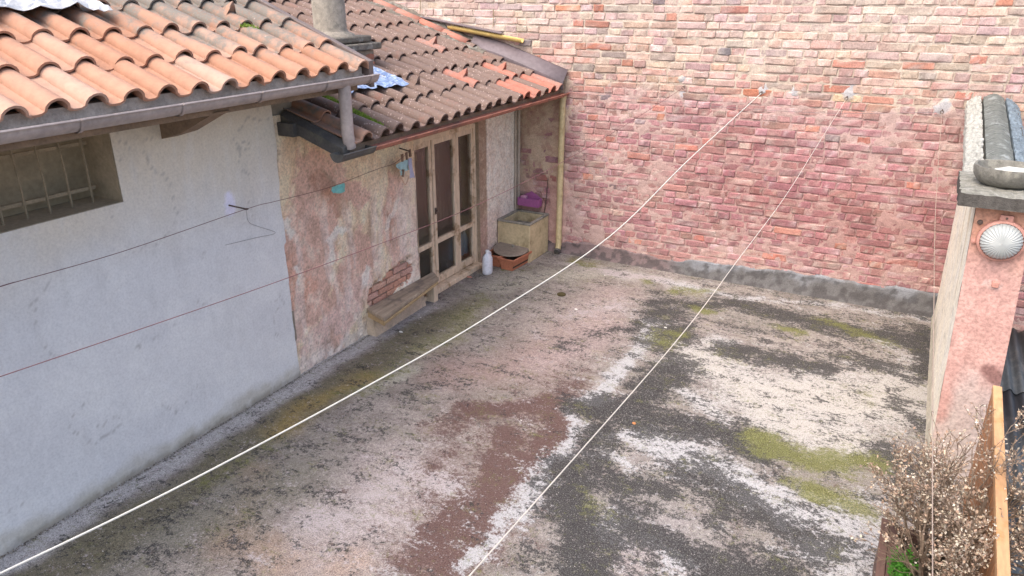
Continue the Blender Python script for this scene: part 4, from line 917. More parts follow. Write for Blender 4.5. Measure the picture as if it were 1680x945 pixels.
j = MB(); p = hit(1633, 467, 1, 5.09); j.box(p[0]-.018, 5.078, p[2]-.018, p[0]+.018, 5.102, p[2]+.018); j.build('cable_box', 'pink_metal', loc=tuple(p), bevel=.004, label='tiny square pink box fixed to the pillar below the lamp', cat='box')

# ================================================================== WOOD FENCE, PLANTER, BUSH, SHED ROOF (right)
def make_fence():
    A = hit(1637, 633, 2, .81); B = hit(1648, 945, 2, .81); B = A+(B-A)*1.3; A[2] = B[2] = .80
    r = empty('timber_fence', tuple(B*np.array([1, 1, 0])), 'orange stained timber fence behind the dried shrub at the right edge', 'fence')
    def P(t, dx, z): c = A+(B-A)*t; return (c[0]+dx, c[1], z)
    m = MB(); m.hexa([P(1, -.026, .77), P(1, .024, .77), P(0, .024, .77), P(0, -.026, .77), P(1, -.026, .81), P(1, .024, .81), P(0, .024, .81), P(0, -.026, .81)]); m.build('top_rail', 'wood_orange', r, bevel=.003)
    m = MB(); m.hexa([P(1, .0, .12), P(1, .03, .12), P(0, .03, .12), P(0, .0, .12), P(1, .0, .19), P(1, .03, .19), P(0, .03, .19), P(0, .0, .19)]); m.build('bottom_rail', 'wood_orange', r, bevel=.003)
    n = 21
    for k in range(n):
        t0 = (k+.06)/n; t1 = (k+.90)/n
        m = MB(); m.hexa([P(t1, -.022, 0), P(t1, -.002, 0), P(t0, -.002, 0), P(t0, -.022, 0), P(t1, -.022, .768), P(t1, -.002, .768), P(t0, -.002, .768), P(t0, -.022, .768)]); m.build('fence_board', 'wood_red', r, bevel=.002)
    for t in (.01, .5, .985):
        m = MB(); c = A+(B-A)*t; m.box(c[0]+.0, c[1]-.03, -.05, c[0]+.022, c[1]+.03, .769); m.build('post', 'wood_orange', r, bevel=.003)
make_fence()

def make_planter():
    x0, x1, y0, y1, z1 = 4.535, 4.93, 2.75, 3.95, .33; t = .045
    r = empty('planter_box', ((x0+x1)/2, (y0+y1)/2, 0), 'long dark brown wooden planter box on the floor under the dried shrub', 'planter')
    for a in ((x0, y0, x0+t, y1), (x1-t, y0, x1, y1), (x0+t, y0, x1-t, y0+t), (x0+t, y1-t, x1-t, y1)):
        for k in range(3):
            m = MB(); m.box(a[0], a[1], .005+k*.108, a[2], a[3], .005+k*.108+.103); m.build('side_plank', 'planter_brown', r, bevel=.003)
    for xa, xb in ((x0-.012, x0+.03), (x0+.033, x0+.07)):
        m = MB(); m.box(xa, y0, z1, xb, y1, z1+.014); m.build('rim_strip', 'planter_brown', r, bevel=.003)
    xs = np.linspace(x0+t, x1-t, 24); ys = np.linspace(y0+t, y1-t, 60); X, Y = np.meshgrid(xs, ys); P = np.stack([X.ravel(), Y.ravel()], 1)
    V = np.stack([P[:, 0], P[:, 1], .28+(fbm(P, 14, 3, 4)-.5)*.05], 1); me = np_mesh('soil', V-np.array(r.location)[None], grid_idx(24, 60), 'soil'); link_mesh('soil', me, r)['kind'] = 'stuff'
make_planter()

LEAFC = np.array([(.55, .46, .34), (.62, .54, .42), (.45, .32, .22), (.36, .24, .17), (.5, .4, .32), (.58, .46, .27), (.3, .22, .17), (.66, .6, .5)])
def make_bush():
    base = Vector((4.80, 3.62, .28)); r = empty('dried_shrub', tuple(base), 'dead shrub of bare twigs and curled beige leaves in the brown planter', 'shrub')
    rn = random.Random(12); tw = MB(); ends = []
    def branch(p, d, L, rad, lev):
        n = 4; pts = [p]; rads = [rad]
        for i in range(n):
            d = (d+Vector((rn.gauss(0, .13), rn.gauss(0, .13), rn.gauss(0, .1)+.03))).normalized(); p = p+d*L/n; pts.append(p); rads.append(rad*(1-.55*(i+1)/n))
            if lev >= 1: ends.append((p.copy(), d.copy(), lev))
        tw.tube(pts, [max(q*1.3, .0016) for q in rads], 5 if lev < 2 else 3, cap=False)
        if lev < 4:
            for q in range(rn.choice((3, 3, 4)) if lev < 3 else 2):
                k = rn.randint(1, n); a = rn.uniform(0, 6.283); sp = rn.uniform(.35, .8)
                s1 = d.orthogonal().normalized(); s2 = d.cross(s1); nd = (d+(s1*math.cos(a)+s2*math.sin(a))*sp).normalized()
                branch(pts[k], nd, L*rn.uniform(.55, .8), rads[k]*.7, lev+1)
    tr = [((4.83, 3.66), (.30, .18, 1), .36, .022), ((4.82, 3.60), (.16, .05, 1), .33, .014), ((4.76, 3.72), (-.35, .35, .85), .33, .012), ((4.72, 3.6), (-.35, .1, .9), .28, .012), ((4.8, 3.8), (.1, .5, .85), .33, .012),
          ((4.72, 3.52), (-.3, -.1, .9), .26, .01), ((4.84, 3.5), (.25, -.2, .9), .30, .012), ((4.78, 3.36), (-.1, -.1, .8), .24, .01), ((4.86, 3.72), (.55, .3, .8), .34, .013), ((4.74, 3.85), (-.25, .6, .7), .26, .01), ((4.8, 3.2), (0, -.2, .8), .22, .01), ((4.7, 3.78), (-.5, .2, .7), .24, .01), ((4.88, 3.7), (.8, .25, .9), .36, .013), ((4.84, 3.75), (.7, .5, 1.5), .46, .014), ((4.80, 3.62), (.5, .45, 1.2), .42, .026), ((4.88, 3.45), (.8, 0, .8), .32, .011), ((4.84, 3.8), (.35, .5, 1.1), .38, .013), ((4.72, 3.85), (-.55, .5, .9), .28, .01)]
    for (x, y), d, L, rad in tr: branch(Vector((x+.02, y, .26)), Vector(d).normalized(), L, rad, 0)
    tw.build('twigs', 'twig', r)
    V = []; F = []; C = []
    def leaf(p, n_, up, s, c):
        a = n_.cross(up)
        if a.length < 1e-4: a = n_.orthogonal()
        a = a.normalized()*s*.34; l = n_.normalized()*s; u = up.normalized()*s*rn.uniform(-.3, .35); b = len(V)
        V.extend([p, p+l*.5+a+u*.5, p+l+u*.3, p+l*.5-a+u*.5, p+l*.5-u*.2]); F.extend([(b, b+1, b+4), (b+1, b+2, b+4), (b+2, b+3, b+4), (b+3, b, b+4)]); C.extend([c]*5)
    for p, d, lev in ends:
        for _ in range(rn.choice((1, 2, 3)) if lev > 1 else 1):
            if rn.random() < .34 or (p.x < 4.72 and p.y < 3.62 and p.z < .62): continue
            q = p+Vector((rn.gauss(0, .005), rn.gauss(0, .005), rn.gauss(0, .005))); dd = (d+Vector((rn.gauss(0, .8), rn.gauss(0, .8), rn.gauss(0, .7)))).normalized()
            c = LEAFC[rn.choice((0, 0, 1, 2, 2, 3, 3, 3, 4, 6, 6, 7))]*rn.uniform(.6, 1.0); leaf(q, dd, Vector((rn.gauss(0, .5), rn.gauss(0, .5), 1)), rn.uniform(.010, .021), c)
    # low litter of leaves over the planter and its rim
    for _ in range(1500):
        q = Vector((4.82+rn.gauss(0, .075), 3.45+rn.uniform(-.55, .5), .30+abs(rn.gauss(0, .09)))); leaf(q, Vector((rn.gauss(0, 1), rn.gauss(0, 1), rn.gauss(0, .5))), Vector((rn.gauss(0, .4), rn.gauss(0, .4), 1)), rn.uniform(.012, .021), LEAFC[rn.choice((0, 1, 2, 3, 3, 6, 4, 7))]*rn.uniform(.6, 1.05))
    V = np.array([tuple(v) for v in V]); V = V[:]; me = np_mesh('dry_leaves', V-np.array(base)[None], np.array(F), 'leaf_dry', False, {'Col': np.array(C)}); link_mesh('dry_leaves', me, r)['kind'] = 'stuff'
make_bush()
def make_greens():
    rn = random.Random(5); r = empty('green_weed', (4.64, 3.45, .3), 'bright green leafy weed growing at the left edge of the brown planter', 'plant'); st = MB(); lv = MB()
    for _ in range(170):
        b = Vector((4.64+rn.gauss(0, .028), 3.47+rn.uniform(-.2, .17), .28)); t = b+Vector((rn.gauss(0, .025), rn.gauss(0, .03), rn.uniform(.06, .15))); st.tube([b, (b+t)/2+Vector((.004, 0, 0)), t], [.002, .0015, .001], 3, False)
        for _ in range(11):
            f = rn.uniform(.35, 1.05); p = b.lerp(t, f); d = Vector((rn.gauss(0, 1), rn.gauss(0, 1), rn.uniform(-.1, .6))).normalized()*rn.uniform(.011, .02); a = d.cross(Vector((0, 0, 1)))*.42
            lv.add([p, p+d*.5+a, p+d, p+d*.5-a], [(0, 1, 2, 3)])
    st.build('stems', 'leaf_green', r); o = lv.build('leaves', 'leaf_green', r, smooth=False, kind='stuff')
make_greens()

def make_shed():
    r = empty('corrugated_shed', (6.2, 6.2, -3), 'dark corrugated sheet roof of a lower shed beyond the pillar and fence', 'shed')
    for (ya, yb, zo) in ((3.75, 5.35, 0), (5.30, 6.85, .012), (6.8, YB-.01, .024)):
        mb = MB(); V = []; xs = np.arange(5.16, 7.6, .0125)
        for y in (ya, yb):
            for x in xs: V.append((x, y, -.22+.02*math.cos((x-5.2)*2*math.pi/.095)+zo-.03*(x-5.1)+.04*(yb-y)*0+.05*(y-3.7)))
        n = len(xs); mb.add(V, [(i, i+1, n+i+1, n+i) for i in range(n-1)]); o = mb.build('roof_sheet', 'corrugated', r); m = o.modifiers.new('solid', 'SOLIDIFY'); m.thickness = .004
    b = MB(); b.box(5.2, 3.8, -3, 7.5, YB-.02, -.36); b.build('shed_wall', 'house_int', r)
    # debris-filled valley in front
    v = MB(); xs = np.linspace(5.12, 7.5, 60); ys = np.linspace(-1.5, 3.74, 90); X, Y = np.meshgrid(xs, ys); P = np.stack([X.ravel(), Y.ravel()], 1); V = np.stack([P[:, 0], P[:, 1], -.26+(fbm(P, 4, 4, 6)-.5)*.1], 1)
    f = fbm(P, 6, 4, 2)
    me = np_mesh('valley_cement', V-np.array(r.location)[None], grid_idx(60, 90), 'debris_base'); link_mesh('valley_cement', me, r)
    v = MB(); v.box(5.12, -1.5, -3, 7.5, 3.74, -.33); v.build('valley_wall', 'house_int', r)
    rn = random.Random(3); V = []; F = []; C = []
    for _ in range(1400):
        p = Vector((rn.uniform(5.12, 5.6), rn.uniform(2.4, 4.1), -.20)); a = rn.uniform(0, 6.28); s = rn.uniform(.01, .022); b = len(V); d = Vector((math.cos(a), math.sin(a), rn.gauss(0, .2)))*s; e = Vector((-math.sin(a), math.cos(a), rn.gauss(0, .2)))*s*.4
        V += [p, p+d*.5+e, p+d, p+d*.5-e]; F.append((b, b+1, b+2, b+3)); C += [LEAFC[rn.randrange(8)]*rn.uniform(.6, 1)]*4
    me = np_mesh('leaf_litter', np.array([tuple(q) for q in V]), np.array(F), 'leaf_dry', False, {'Col': np.array(C)}); o = link_mesh('leaf_litter', me); tag(o, 'brown fallen leaves lying beyond the timber fence', 'leaf litter', kind='stuff')
make_shed()

# ================================================================== THINGS ON THE TERRACE
def make_bench():
    r = empty('plank_bench', (.1, 5.4, 0), 'low plank bench against the peeling wall left of the glazed door', 'bench')
    zt = .275
    A = [(.01, 5.0), (.30, 4.90), (.165, 6.02), (.005, 6.13)]   # outline of the top
    def pt(u, v): # u across (0 wall..1 front), v along
        a = np.array(A[0])*(1-u)+np.array(A[1])*u; b = np.array(A[3])*(1-u)+np.array(A[2])*u; return a*(1-v)+b*v
    for (u0, u1, v0, v1, dz) in ((0, .46, .01, 1, .0), (.48, 1, 0, .985, .004)):
        m = MB(); c = [pt(u0, v0), pt(u1, v0), pt(u1, v1), pt(u0, v1)]
        m.hexa([(p[0], p[1], zt-.035+dz) for p in c]+[(p[0], p[1], zt+dz) for p in c]); m.build('plank', 'wood_old', r, bevel=.003)
    m = MB(); c = [pt(.9, .0)+np.array((0, 0)), pt(1.02, .0), pt(1.02, .97), pt(.9, .97)]; m.hexa([(p[0], p[1], zt-.062) for p in c]+[(p[0], p[1], zt-.036) for p in c]); m.build('front_batten', 'wood_edge', r, bevel=.003)
    m = MB(); c = [pt(.05, .005), pt(.96, .005), pt(.96, .03), pt(.05, .03)]; m.hexa([(p[0], p[1], zt-.085) for p in c]+[(p[0], p[1], zt-.036) for p in c]); m.build('end_batten', 'wood_edge', r, bevel=.003)
    m = MB(); m.box(.02, 5.96, .0, .13, 6.03, zt-.037); m.build('leg', 'wood_door', r, bevel=.003)
    xs = []; mb = MB(); ny = 60; V = []
    for i in range(ny+1):
        y = 5.0+.86*i/ny; xo = .085-.02*i/ny
        for (dx, z) in ((0, 0), (xo+.02+.012*vnoise(np.array([[y*9, 0, 0]]), 1, 5)[0], 0.0), (xo+.006*vnoise(np.array([[y*12, 1, 0]]), 1, 6)[0], .12), (xo, zt-.04), (0, zt-.04)): V.append((dx, y, z-.002))
    mb.add(V, [(i*5+k, (i+1)*5+k, (i+1)*5+k+1, i*5+k+1) for i in range(ny) for k in range(4)]+[(0, 1, 2, 3, 4), tuple(ny*5+k for k in (4, 3, 2, 1, 0))]); mb.build('plastered_base', simple('cream_plaster_base', (.62, .50, .38), .9, .18, 9, .4, .006, dirt=(.4, .34, .3)), r)
make_bench()

def make_sink():
    x0, x1, y0, y1, z1 = .02, .46, 7.52, YB-.045, .485
    r = empty('stone_sink', ((x0+x1)/2, (y0+y1)/2, 0), 'square yellow stone wash sink standing in the corner by the downpipe', 'sink')
    t = .035; b = MB()
    O = [(x0, y0), (x1, y0), (x1, y1), (x0, y1)]; I = [(x0+t, y0+t), (x1-t, y0+t), (x1-t, y1-t), (x0+t, y1-t)]
    V = [(*p, 0) for p in O]+[(*p, z1-.01) for p in O]+[(*p, z1-.01) for p in I]+[(*p, .33) for p in I]
    F = []
    for k in range(4):
        k2 = (k+1) % 4; F += [(k, k2, 4+k2, 4+k), (8+k, 8+k2, 12+k2, 12+k), (4+k, 4+k2, 8+k2, 8+k)]
    F += [(3, 2, 1, 0), (12, 13, 14, 15)]; b.add(V, F); b.build('basin', 'stone_yellow', r, bevel=.008)
    c = MB(); o = .008; O2 = [(x0-o, y0-o), (x1+o, y0-o), (x1+o, y1), (x0-o, y1)]; I2 = [(x0+t-.003, y0+t-.003), (x1-t+.003, y0+t-.003), (x1-t+.003, y1-t), (x0+t-.003, y1-t)]
    V = [(*p, z1-.012) for p in O2]+[(*p, z1+.012) for p in O2]+[(*p, z1+.012) for p in I2]+[(*p, z1-.012) for p in I2]; F = []
    for k in range(4):
        k2 = (k+1) % 4; F += [(k, k2, 4+k2, 4+k), (4+k, 4+k2, 8+k2, 8+k), (8+k, 8+k2, 12+k2, 12+k), (12+k, 12+k2, k2, k)]
    c.add(V, F); c.build('stone_rim', 'stone_worn', r, bevel=.006)
    for k in range(9):
        m = MB(); y = y0+.08+k*.045; m.hexa([(x1-t-.10, y, .40), (x1-t-.002, y, .45), (x1-t-.002, y+.02, .45), (x1-t-.10, y+.02, .40), (x1-t-.10, y, .412), (x1-t-.002, y, .465), (x1-t-.002, y+.02, .465), (x1-t-.10, y+.02, .412)]); m.build('washboard_rib', 'stone_worn', r)
    m = MB(); m.box(x0+t, y0+t, .34, x1-t, y1-t, .36); m.build('basin_bottom_slab', 'stone_worn', r)  # thin greyer slab covering the basin bottom
make_sink()
def make_caddy():
    r = empty('purple_caddy', (.19, YB-.09, .60), 'purple plastic soap caddy hanging on the wall above the stone sink', 'caddy')
    x0, x1, y0, y1, z0, z1 = .07, .36, YB-.145, YB-.035, .575, .675; t = .006; b = MB()
    for a in ((x0, y0, z0, x1, y1, z0+t), (x0, y0, z0+t, x1, y0+t, z1), (x0, y1-t, z0+t, x1, y1, z1+.0), (x0, y0+t, z0+t, x0+t, y1-t, z1), (x1-t, y0+t, z0+t, x1, y1-t, z1)): b.box(*a)
    b.build('caddy_tray', 'purple', r, bevel=.003)
    m = MB(); V = [(x, YB-.035-(.005 if s else 0), z) for s in (0, 1) for x, z in ((x0+.02, z1), (x0+.07, z1+.035), (.17, z1+.045), (.215, z1+.075), (.26, z1+.045), (x1-.07, z1+.035), (x1-.02, z1))]
    m.add(V, [tuple(range(7))[::-1], tuple(range(7, 14))]+[(k, k+1, k+8, k+7) for k in range(6)]); m.build('back_plate', 'purple', r)
    c = MB(); c.box(x0+.03, y0+.02, z0+.01, x0+.1, y1-.02, z1+.02); c.build('soap_bar', simple('pink_soap', (.6, .3, .45), .6, .1), r, bevel=.01)
make_caddy()
s = MB(); s.tube([(.40, YB-.05, .50), (.42, YB-.035, .70), (.435, YB-.03, .93)], [.007, .006, .005], 6); s.build('thin_stick', 'iron', loc=(.40, YB-.05, .50), label='thin dark stick leaning on the wall behind the stone sink', cat='stick')

def planter_pot(loc, rz, label):
    r = empty('terracotta_trough', loc, label, 'flower pot', 'terracotta troughs beside the sink'); r.rotation_euler = (0, 0, rz)
    L, W_, H = .20, .105, .15; b = MB(); O = Vector(loc)
    def ring(l, w_, z): return [(O.x-w_, O.y-l, O.z+z), (O.x+w_, O.y-l, O.z+z), (O.x+w_, O.y+l, O.z+z), (O.x-w_, O.y+l, O.z+z)]
    V = ring(L*.88, W_*.74, .0)+ring(L*.97, W_*.94, H-.03)+ring(L*1.04, W_*1.1, H-.028)+ring(L*1.06, W_*1.12, H)+ring(L*.98, W_*.98, H)+ring(L*.9, W_*.8, .03)
    F = [(3, 2, 1, 0)]+[(l*4+k, l*4+(k+1) % 4, l*4+4+(k+1) % 4, l*4+4+k) for l in range(5) for k in range(4)]+[(20, 21, 22, 23)]
    b.add(V, F); b.build('trough_body', 'terracotta', r, bevel=.004)
    s = MB(); s.hexa([*ring(L*.9, W_*.82, .035), *ring(L*.93, W_*.88, .10)]); s.build('soil', 'soil', r); return r
planter_pot((.345, 7.36, 0), R(-4), 'orange terracotta trough in front of the sink, half covered by a round brown lid')
planter_pot((.13, 7.40, 0), R(3), 'orange terracotta trough against the wall behind the other trough')
def make_lid():
    r = empty('round_lid', (.24, 7.46, .155), 'round brown cement lid resting across the two terracotta troughs', 'lid')
    b = MB(); n = 40; b.lathe([(0, 0), (.205, 0), (.215, .01), (.21, .022), (0, .026)], (0, 0, 0), n); 
    T = Vector((.255, 7.43, .158)); tx, ty = .06, .0
    b.v = [(p[0]+T.x, p[1]+T.y, p[2]+T.z+p[0]*-.05+p[1]*.10+.012) for p in b.v]; b.build('lid_disc', 'concrete_lid', r)
    k = MB(); k.lathe([(0, 0), (.018, 0), (.02, .02), (.012, .032), (0, .034)], (T.x+.01, T.y+.03, T.z+.036), 14); k.build('lid_knob', 'stone_worn', r)
make_lid()
def make_jug():
    c = (.185, 6.985, 0); r = empty('bleach_jug', c, 'white plastic detergent jug on the floor beside the glazed door', 'jug')
    b = MB(); n = 28; V = []; prof = [(.0, 0), (.06, 0), (.070, .012), (.072, .03), (.072, .17), (.066, .2), (.045, .232), (.024, .25), (.022, .262), (0, .262)]
    b.lathe(prof, c, n, sx=.8, sy=1.0); b.build('jug_body', 'white_plastic', r)
    h = MB(); h.tube(interp([(c[0], c[1]+.018, .245), (c[0], c[1]+.055, .250), (c[0], c[1]+.075, .215), (c[0], c[1]+.067, .16)], 5), .011, 8); h.build('jug_handle', 'white_plastic', r)
    k = MB(); k.lathe([(0, 0), (.023, 0), (.023, .022), (.02, .026), (0, .026)], (c[0], c[1], .262), 16); k.build('jug_cap', 'white_cap', r)
make_jug()
def bottle(loc, label, k, src=[None]):
    if src[0] is None:
        r = empty('water_bottle', loc, label, 'bottle', 'plastic bottles behind the door glass'); b = MB(); b.lathe([(0, 0), (.037, 0), (.04, .01), (.038, .08), (.04, .1), (.04, .19), (.03, .235), (.014, .262), (.013, .28), (0, .28)], loc, 16); b.build('bottle_body', 'bottle', r)
        c = MB(); c.lathe([(0, 0), (.016, 0), (.016, .018), (0, .018)], (loc[0], loc[1], loc[2]+.28), 12); c.build('bottle_cap', 'white_cap', r); src[0] = r; return
    o = src[0].copy(); COL.objects.link(o); o.location = loc; o['label'] = label
    for ch in list(src[0].children): q = ch.copy(); COL.objects.link(q); q.parent = o
bl = MB(); bl.box(-.22, 6.74, .0, -.135, 7.12, .17); bl.build('low_shelf', 'wood_dark', loc=(-.18, 6.9, 0), label='low dark shelf behind the right-hand door glass', cat='shelf')
for k, (y, s_) in enumerate(((6.80, 'nearest the middle stile'), (6.89, 'second from the middle stile'), (6.975, 'third from the middle stile'), (7.06, 'nearest the right jamb'))):
    bottle((-.178, y, .17), 'clear bluish plastic bottle behind the right-hand lower door pane, '+s_, k)

# drain disc and litter
d = MB(); p = hit(921, 484, 2, 0); d.lathe([(0, 0), (.045, 0), (.05, .012), (.04, .02), (0, .022)], (p[0], p[1], .0), 20); d.jitter(.003, 4, 40); d.build('floor_disc', 'drain', loc=(p[0], p[1], 0), label='small round mossy dark disc lying on the terrace floor', cat='disc')
def chip(px, py, s, mat, name, label, cat, seed):
    p = hit(px, py, 2, 0); m = MB(); rn = random.Random(seed); V = []
    n = 7
    for z, k in ((.002, 1), (.002+s*.22, .75)):
        for i in range(n):
            a = 6.283*i/n; q = s*k*(.6+.4*math.sin(i*2.4+seed)**2)*.6; V.append((p[0]+q*math.cos(a)*1.3, p[1]+q*math.sin(a)*.8, z))
    m.add(V, [tuple(range(n))[::-1], tuple(range(n, 2*n))]+[(i, (i+1) % n, n+(i+1) % n, n+i) for i in range(n)]); m.build(name, mat, loc=(p[0], p[1], 0), label=label, cat=cat)
chip(658, 545, .035, 'chip', 'mortar_chip', 'white mortar chip on the floor in front of the plank bench', 'chip', 1)
chip(690, 521, .014, 'chip', 'mortar_chip', 'tiny white chip on the floor near the right end of the plank bench', 'chip', 2)
chip(945, 508, .035, 'chip', 'mortar_chip', 'flat pale chip on the floor just below the mossy disc', 'chip', 3)
chip(830, 508, .022, 'chip', 'mortar_chip', 'small white chip on the floor right below the thick white cord', 'chip', 4)
chip(770, 455, .05, 'shard', 'terracotta_shard', 'flat terracotta shard on the floor left of the white jug', 'shard', 5)
chip(1040, 695, .03, 'orange_leaf', 'fallen_leaf', 'single orange leaf on the dark stained middle of the terrace', 'leaf', 6)
chip(1092, 538, .025, 'chip', 'mortar_chip', 'white chip on the mossy dark patch near the back wall', 'chip', 7)
chip(992, 452, .016, 'chip', 'mortar_chip', 'tiny white chip on the pale floor strip along the back wall', 'chip', 8)
chip(855, 690, .012, 'chip', 'mortar_chip', 'tiny white chip on the maroon stain in the middle', 'chip', 9)

def grit(name, n, spot, smin, smax, cols, label, seed):
    r = np.random.default_rng(seed); V = []; F = []; C = []
    for k in range(n):
        x, y, z = spot(r); q = r.uniform(smin, smax); a = r.uniform(0, 6.28); b = len(V)
        for i in range(3): V.append((x+q*math.cos(a+2.1*i)*r.uniform(.6, 1), y+q*math.sin(a+2.1*i)*r.uniform(.6, 1), z-.001))
        V.append((x, y, z+q*r.uniform(.5, .9))); F += [(b, b+1, b+3), (b+1, b+2, b+3), (b+2, b, b+3)]; C += [np.array(cols[r.integers(len(cols))])*r.uniform(.8, 1.1)]*4
    o = link_mesh(name, np_mesh(name, np.array(V), np.array(F), 'leaf_dry', False, {'Col': np.array(C)})); tag(o, label, 'grit', kind='stuff')
grit('floor_grit', 2600, lambda r: (r.uniform(.1, 4.7), r.uniform(1.3, 8.0), .003), .002, .0055, [(.5, .46, .43), (.4, .36, .33), (.12, .1, .09), (.3, .25, .22)], 'loose grit and small crumbs scattered over the terrace floor', 4)
grit('wall_base_crumbs', 2200, lambda r: (.022+abs(r.normal(0, .012)), r.uniform(1.2, 5.6), .004), .003, .008, [(.1, .085, .07), (.2, .17, .14), (.45, .42, .38), (.3, .27, .23)], 'crumbling render lying in the joint at the foot of the left wall', 6)

# ================================================================== CORDS, HOOKS, WASHING
def hook(loc, label):
    r = empty('wall_hook', loc, label, 'hook', 'clothesline hooks in the brick wall')
    m = MB(); x, y, z = loc; m.tube([(x, y+.02, z), (x, y-.05, z-.004)], .005, 6); ring = [(x+.014*math.cos(a), y-.05, z-.016+.014*math.sin(a)) for a in np.linspace(1.57, 7.6, 12)]; m.tube(ring, .0035, 6); m.build('iron_eye', 'iron', r); return r
HK = [(hit(1123, 141, 1, YB-.02), 'rusty hook high in the brick wall, nearest the downpipe'), (hit(1250, 150, 1, YB-.02), 'hook in the brick wall holding the thick white cord'), (hit(1390, 158, 1, YB-.02), 'hook in a grey mortar dab between the white cord and the last hook'), (hit(1546, 180, 1, YB-.02), 'hook in a pale mortar dab nearest the boundary wall')]
HP = []
for p, l in HK: hook(tuple(p), l); HP.append(np.array([p[0], p[1]-.05, p[2]-.016]))
def cord(name, pts, rad, mat, label, cat='clothesline', n=10, sides=8, ext=0):
    m = MB(); P = interp(pts, n)
    if ext: d = P[-1]-P[-6]; P = P+[P[-1]+d/np.linalg.norm(d)*ext]
    m.tube([tuple(p) for p in P], rad, sides); return m.build(name, mat, loc=tuple(P[0]), label=label, cat=cat)
def vplane(A, Exy, px):
    """points of a hanging cord in the vertical plane from A to Exy"""
    d = np.array([Exy[0]-A[0], Exy[1]-A[1]]); nrm = np.array([d[1], -d[0], 0.]); out = []
    for q in px: r_ = ray(*q); t = ((A-CAM)@nrm)/(r_@nrm); out.append(CAM+r_*t)
    return out
cord('clothesline', [HP[1]]+vplane(HP[1], (1.9, .2), [(1130, 262), (1000, 388), (800, 520), (600, 635), (300, 795), (0, 941), (-150, 1010)]), .0040, 'cord_white', 'thick white clothesline crossing the whole terrace diagonally', ext=1.5)
cord('clothesline', [HP[2]]+vplane(HP[2], (3.5, .6), [(1340, 240), (1287, 324), (1214, 422), (1110, 559), (770, 945), (700, 1020)]), .0021, 'cord_beige', 'thinner beige clothesline running from the middle of the brick wall to the bottom edge')
cord('clothesline', [HP[0]]+vplane(HP[0], (1.3, .3), [(1010, 215), (904, 276), (781, 337), (660, 386), (430, 471), (0, 618), (-100, 650)]), .0022, 'wire', 'thin reddish wire passing in front of the glazed door', ext=2.2)
pv = [HP[3]]
for (px, py, y) in ((1535, 343, 6.3), (1532, 519, 4.7), (1530, 740, 3.4), (1530, 945, 2.5), (1530, 1020, 2.3)): pv.append(hit(px, py, 1, y))
cord('clothesline', pv, .0022, 'cord_brown', 'beige cord hanging almost straight down the picture in front of the boundary wall')
# side wire between hooks
a0 = hit(946, 153, 1, YB-.03); cord('tie_wire', [a0, hit(1093, 167, 1, YB-.04), hit(1218, 178, 1, YB-.04), hit(1375, 186, 1, YB-.04), HP[3]], .0018, 'wire_grey', 'thin dark wire strung flat along the brick wall under the hooks', 'wire')
# bracket on grey wall and wire to door
B0 = hit(373, 336, 0, .015); B1 = B0+np.array([.13, .03, -.0]); B1 = hit(404, 343, 0, .13)
m = MB(); m.tube([tuple(B0-np.array([.03, 0, 0])), tuple(B1)], .006, 8); ring = [(B1[0]+.0+.013*math.cos(a), B1[1]+.013*math.sin(a), B1[2]) for a in np.linspace(0, 6.28, 12)]; m.tube(ring, .004, 6); m.build('wall_bracket', 'iron', loc=tuple(B0), label='iron eye bracket sticking out of the lilac patch on the grey wall', cat='hook')
D0_ = hit(672, 248, 0, .14); D1_ = hit(690, 250, 0, -.01)
m = MB(); m.tube([(-.01, D0_[1]+.03, D0_[2]+.01), tuple(D0_)], .007, 8); m.tube([tuple(D0_+np.array([0, -.01, 0])), tuple(D0_+np.array([.01, -.02, -.05]))], .004, 6); m.build('wall_bracket', 'iron', loc=(-.01, D0_[1], D0_[2]), label='short iron bracket in the plaster at the upper left corner of the glazed door', cat='hook')
w1 = [np.array([.16, -1.4, 1.66]), hit(-60, 489, 0, .14), hit(0, 470, 0, .14), hit(200, 413, 0, .135), B1, hit(449, 331, 0, .13), hit(510, 316, 0, .13), hit(553, 303, 0, .13), hit(620, 277, 0, .13), hit(647, 268, 0, .13), D0_]
cord('clothesline', w1, .0022, 'wire', 'thin reddish wire running through the bracket on the grey wall to the door', n=6)
cord('loose_string', [B1, hit(408, 364, 0, .03), hit(425, 372, 0, .024), hit(452, 382, 0, .024), hit(420, 390, 0, .024), hit(370, 402, 0, .024)], .0014, 'wire_grey', 'loose string end hanging crooked on the grey wall below the bracket', 'string', n=5, sides=5)

def cloth(name, px, xoff, mat, label, seed, fold=.012):
    """px: four picture corners (tl, tr, br, bl) on the plane x=xoff"""
    C = [hit(*p, 0, xoff) for p in px]; nu, nv = 16, 16; V = []
    for j in range(nv+1):
        for i in range(nu+1):
            u, v = i/nu, j/nv; p = (C[0]*(1-u)+C[1]*u)*(1-v)+(C[3]*(1-u)+C[2]*u)*v; x = p[0]+fold*math.sin(u*9+seed)*(.3+.7*v)+fold*.5*math.sin(v*7+u*4+seed); V.append((x, p[1]+.004*math.sin(v*6+seed), p[2]+.006*math.sin(u*7+seed)*v))
    m = MB(); m.add(V, [(j*(nu+1)+i, j*(nu+1)+i+1, (j+1)*(nu+1)+i+1, (j+1)*(nu+1)+i) for j in range(nv) for i in range(nu)]); o = m.build(name, mat, loc=tuple(C[0]), label=label, cat='cloth'); s = o.modifiers.new('solid', 'SOLIDIFY'); s.thickness = .002; return o
cloth('cleaning_cloth', [(543, 307), (565, 300), (567, 315), (545, 318)], .13, 'aqua', 'small aqua cloth hanging alone on the thin wire over the pink plaster', 1, .008)
cloth('cleaning_cloth', [(648, 270), (671, 260), (672, 280), (655, 281)], .13, 'paleblue', 'pale blue cloth pegged to the wire beside the door bracket', 2)
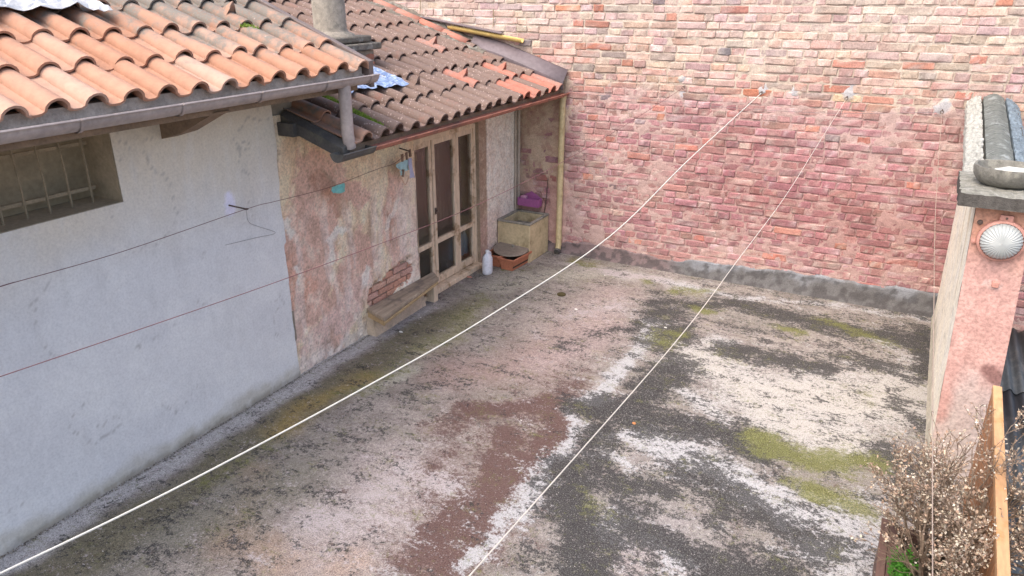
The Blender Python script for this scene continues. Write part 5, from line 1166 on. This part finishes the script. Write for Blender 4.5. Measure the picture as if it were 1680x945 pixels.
cloth('cleaning_cloth', [(656, 281), (664, 280), (662, 288), (658, 287)], .125, 'paleblue', 'little hanging corner of pale blue rag below the larger pale blue cloth', 5, .004)
cloth('cleaning_cloth', [(670, 260), (675, 259), (680, 292), (672, 291)], .14, 'lavender', 'narrow lavender cloth hanging right of the pale blue cloth', 3, .006)
cord('coral_string', [hit(657, 290, 0, .13), hit(662, 299, 0, .13), hit(665, 303, 0, .13), hit(669, 296, 0, .13), hit(671, 289, 0, .13)], .004, 'coral', 'knotted coral string dangling under the pale blue cloth', 'string', n=5, sides=6)
src = None
for px, py, l in ((660, 259, 'dark clothes peg at the left edge of the pale blue cloth'), (667, 256, 'dark clothes peg at the right edge of the pale blue cloth'), (673, 251, 'dark clothes peg over the lavender cloth'), (682, 258, 'empty clothes peg on the bracket nearest the door glass'), (661, 284, 'low clothes peg below the pale blue cloth')):
    c = hit(px, py, 0, .13)
    if src is None:
        m = MB()
        for s_ in (-1, 1): m.hexa([(c[0]-.006, c[1]-.004+s_*.006, c[2]-.035), (c[0]+.006, c[1]-.004+s_*.006, c[2]-.035), (c[0]+.006, c[1]+.004+s_*.006, c[2]-.035), (c[0]-.006, c[1]+.004+s_*.006, c[2]-.035), (c[0]-.006, c[1]-.004+s_*.011, c[2]+.035), (c[0]+.006, c[1]-.004+s_*.011, c[2]+.035), (c[0]+.006, c[1]+.004+s_*.011, c[2]+.035), (c[0]-.006, c[1]+.004+s_*.011, c[2]+.035)])
        src = m.build('clothes_peg', 'peg', loc=tuple(c), label=l, cat='peg', group='clothes pegs by the door')
    else:
        o = src.copy(); COL.objects.link(o); o.location = tuple(c); o['label'] = l; o.rotation_euler = (random.gauss(0, .15), 0, random.gauss(0, .3))
# thin chains hanging on the brick wall above the roof
for px, y0_, y1_, l in ((690, -10, 25, 'short white wire hanging on the brick wall left of the yellow gutter'), (810, 14, 44, 'short white wire hanging on the brick wall above the yellow gutter')):
    a = hit(px, y0_, 1, YB-.025); b = hit(px-1, y1_, 1, YB-.025); cord('hanging_wire', [a, (a+b)/2, b], .005, 'bar', l, 'wire', n=3, sides=6)
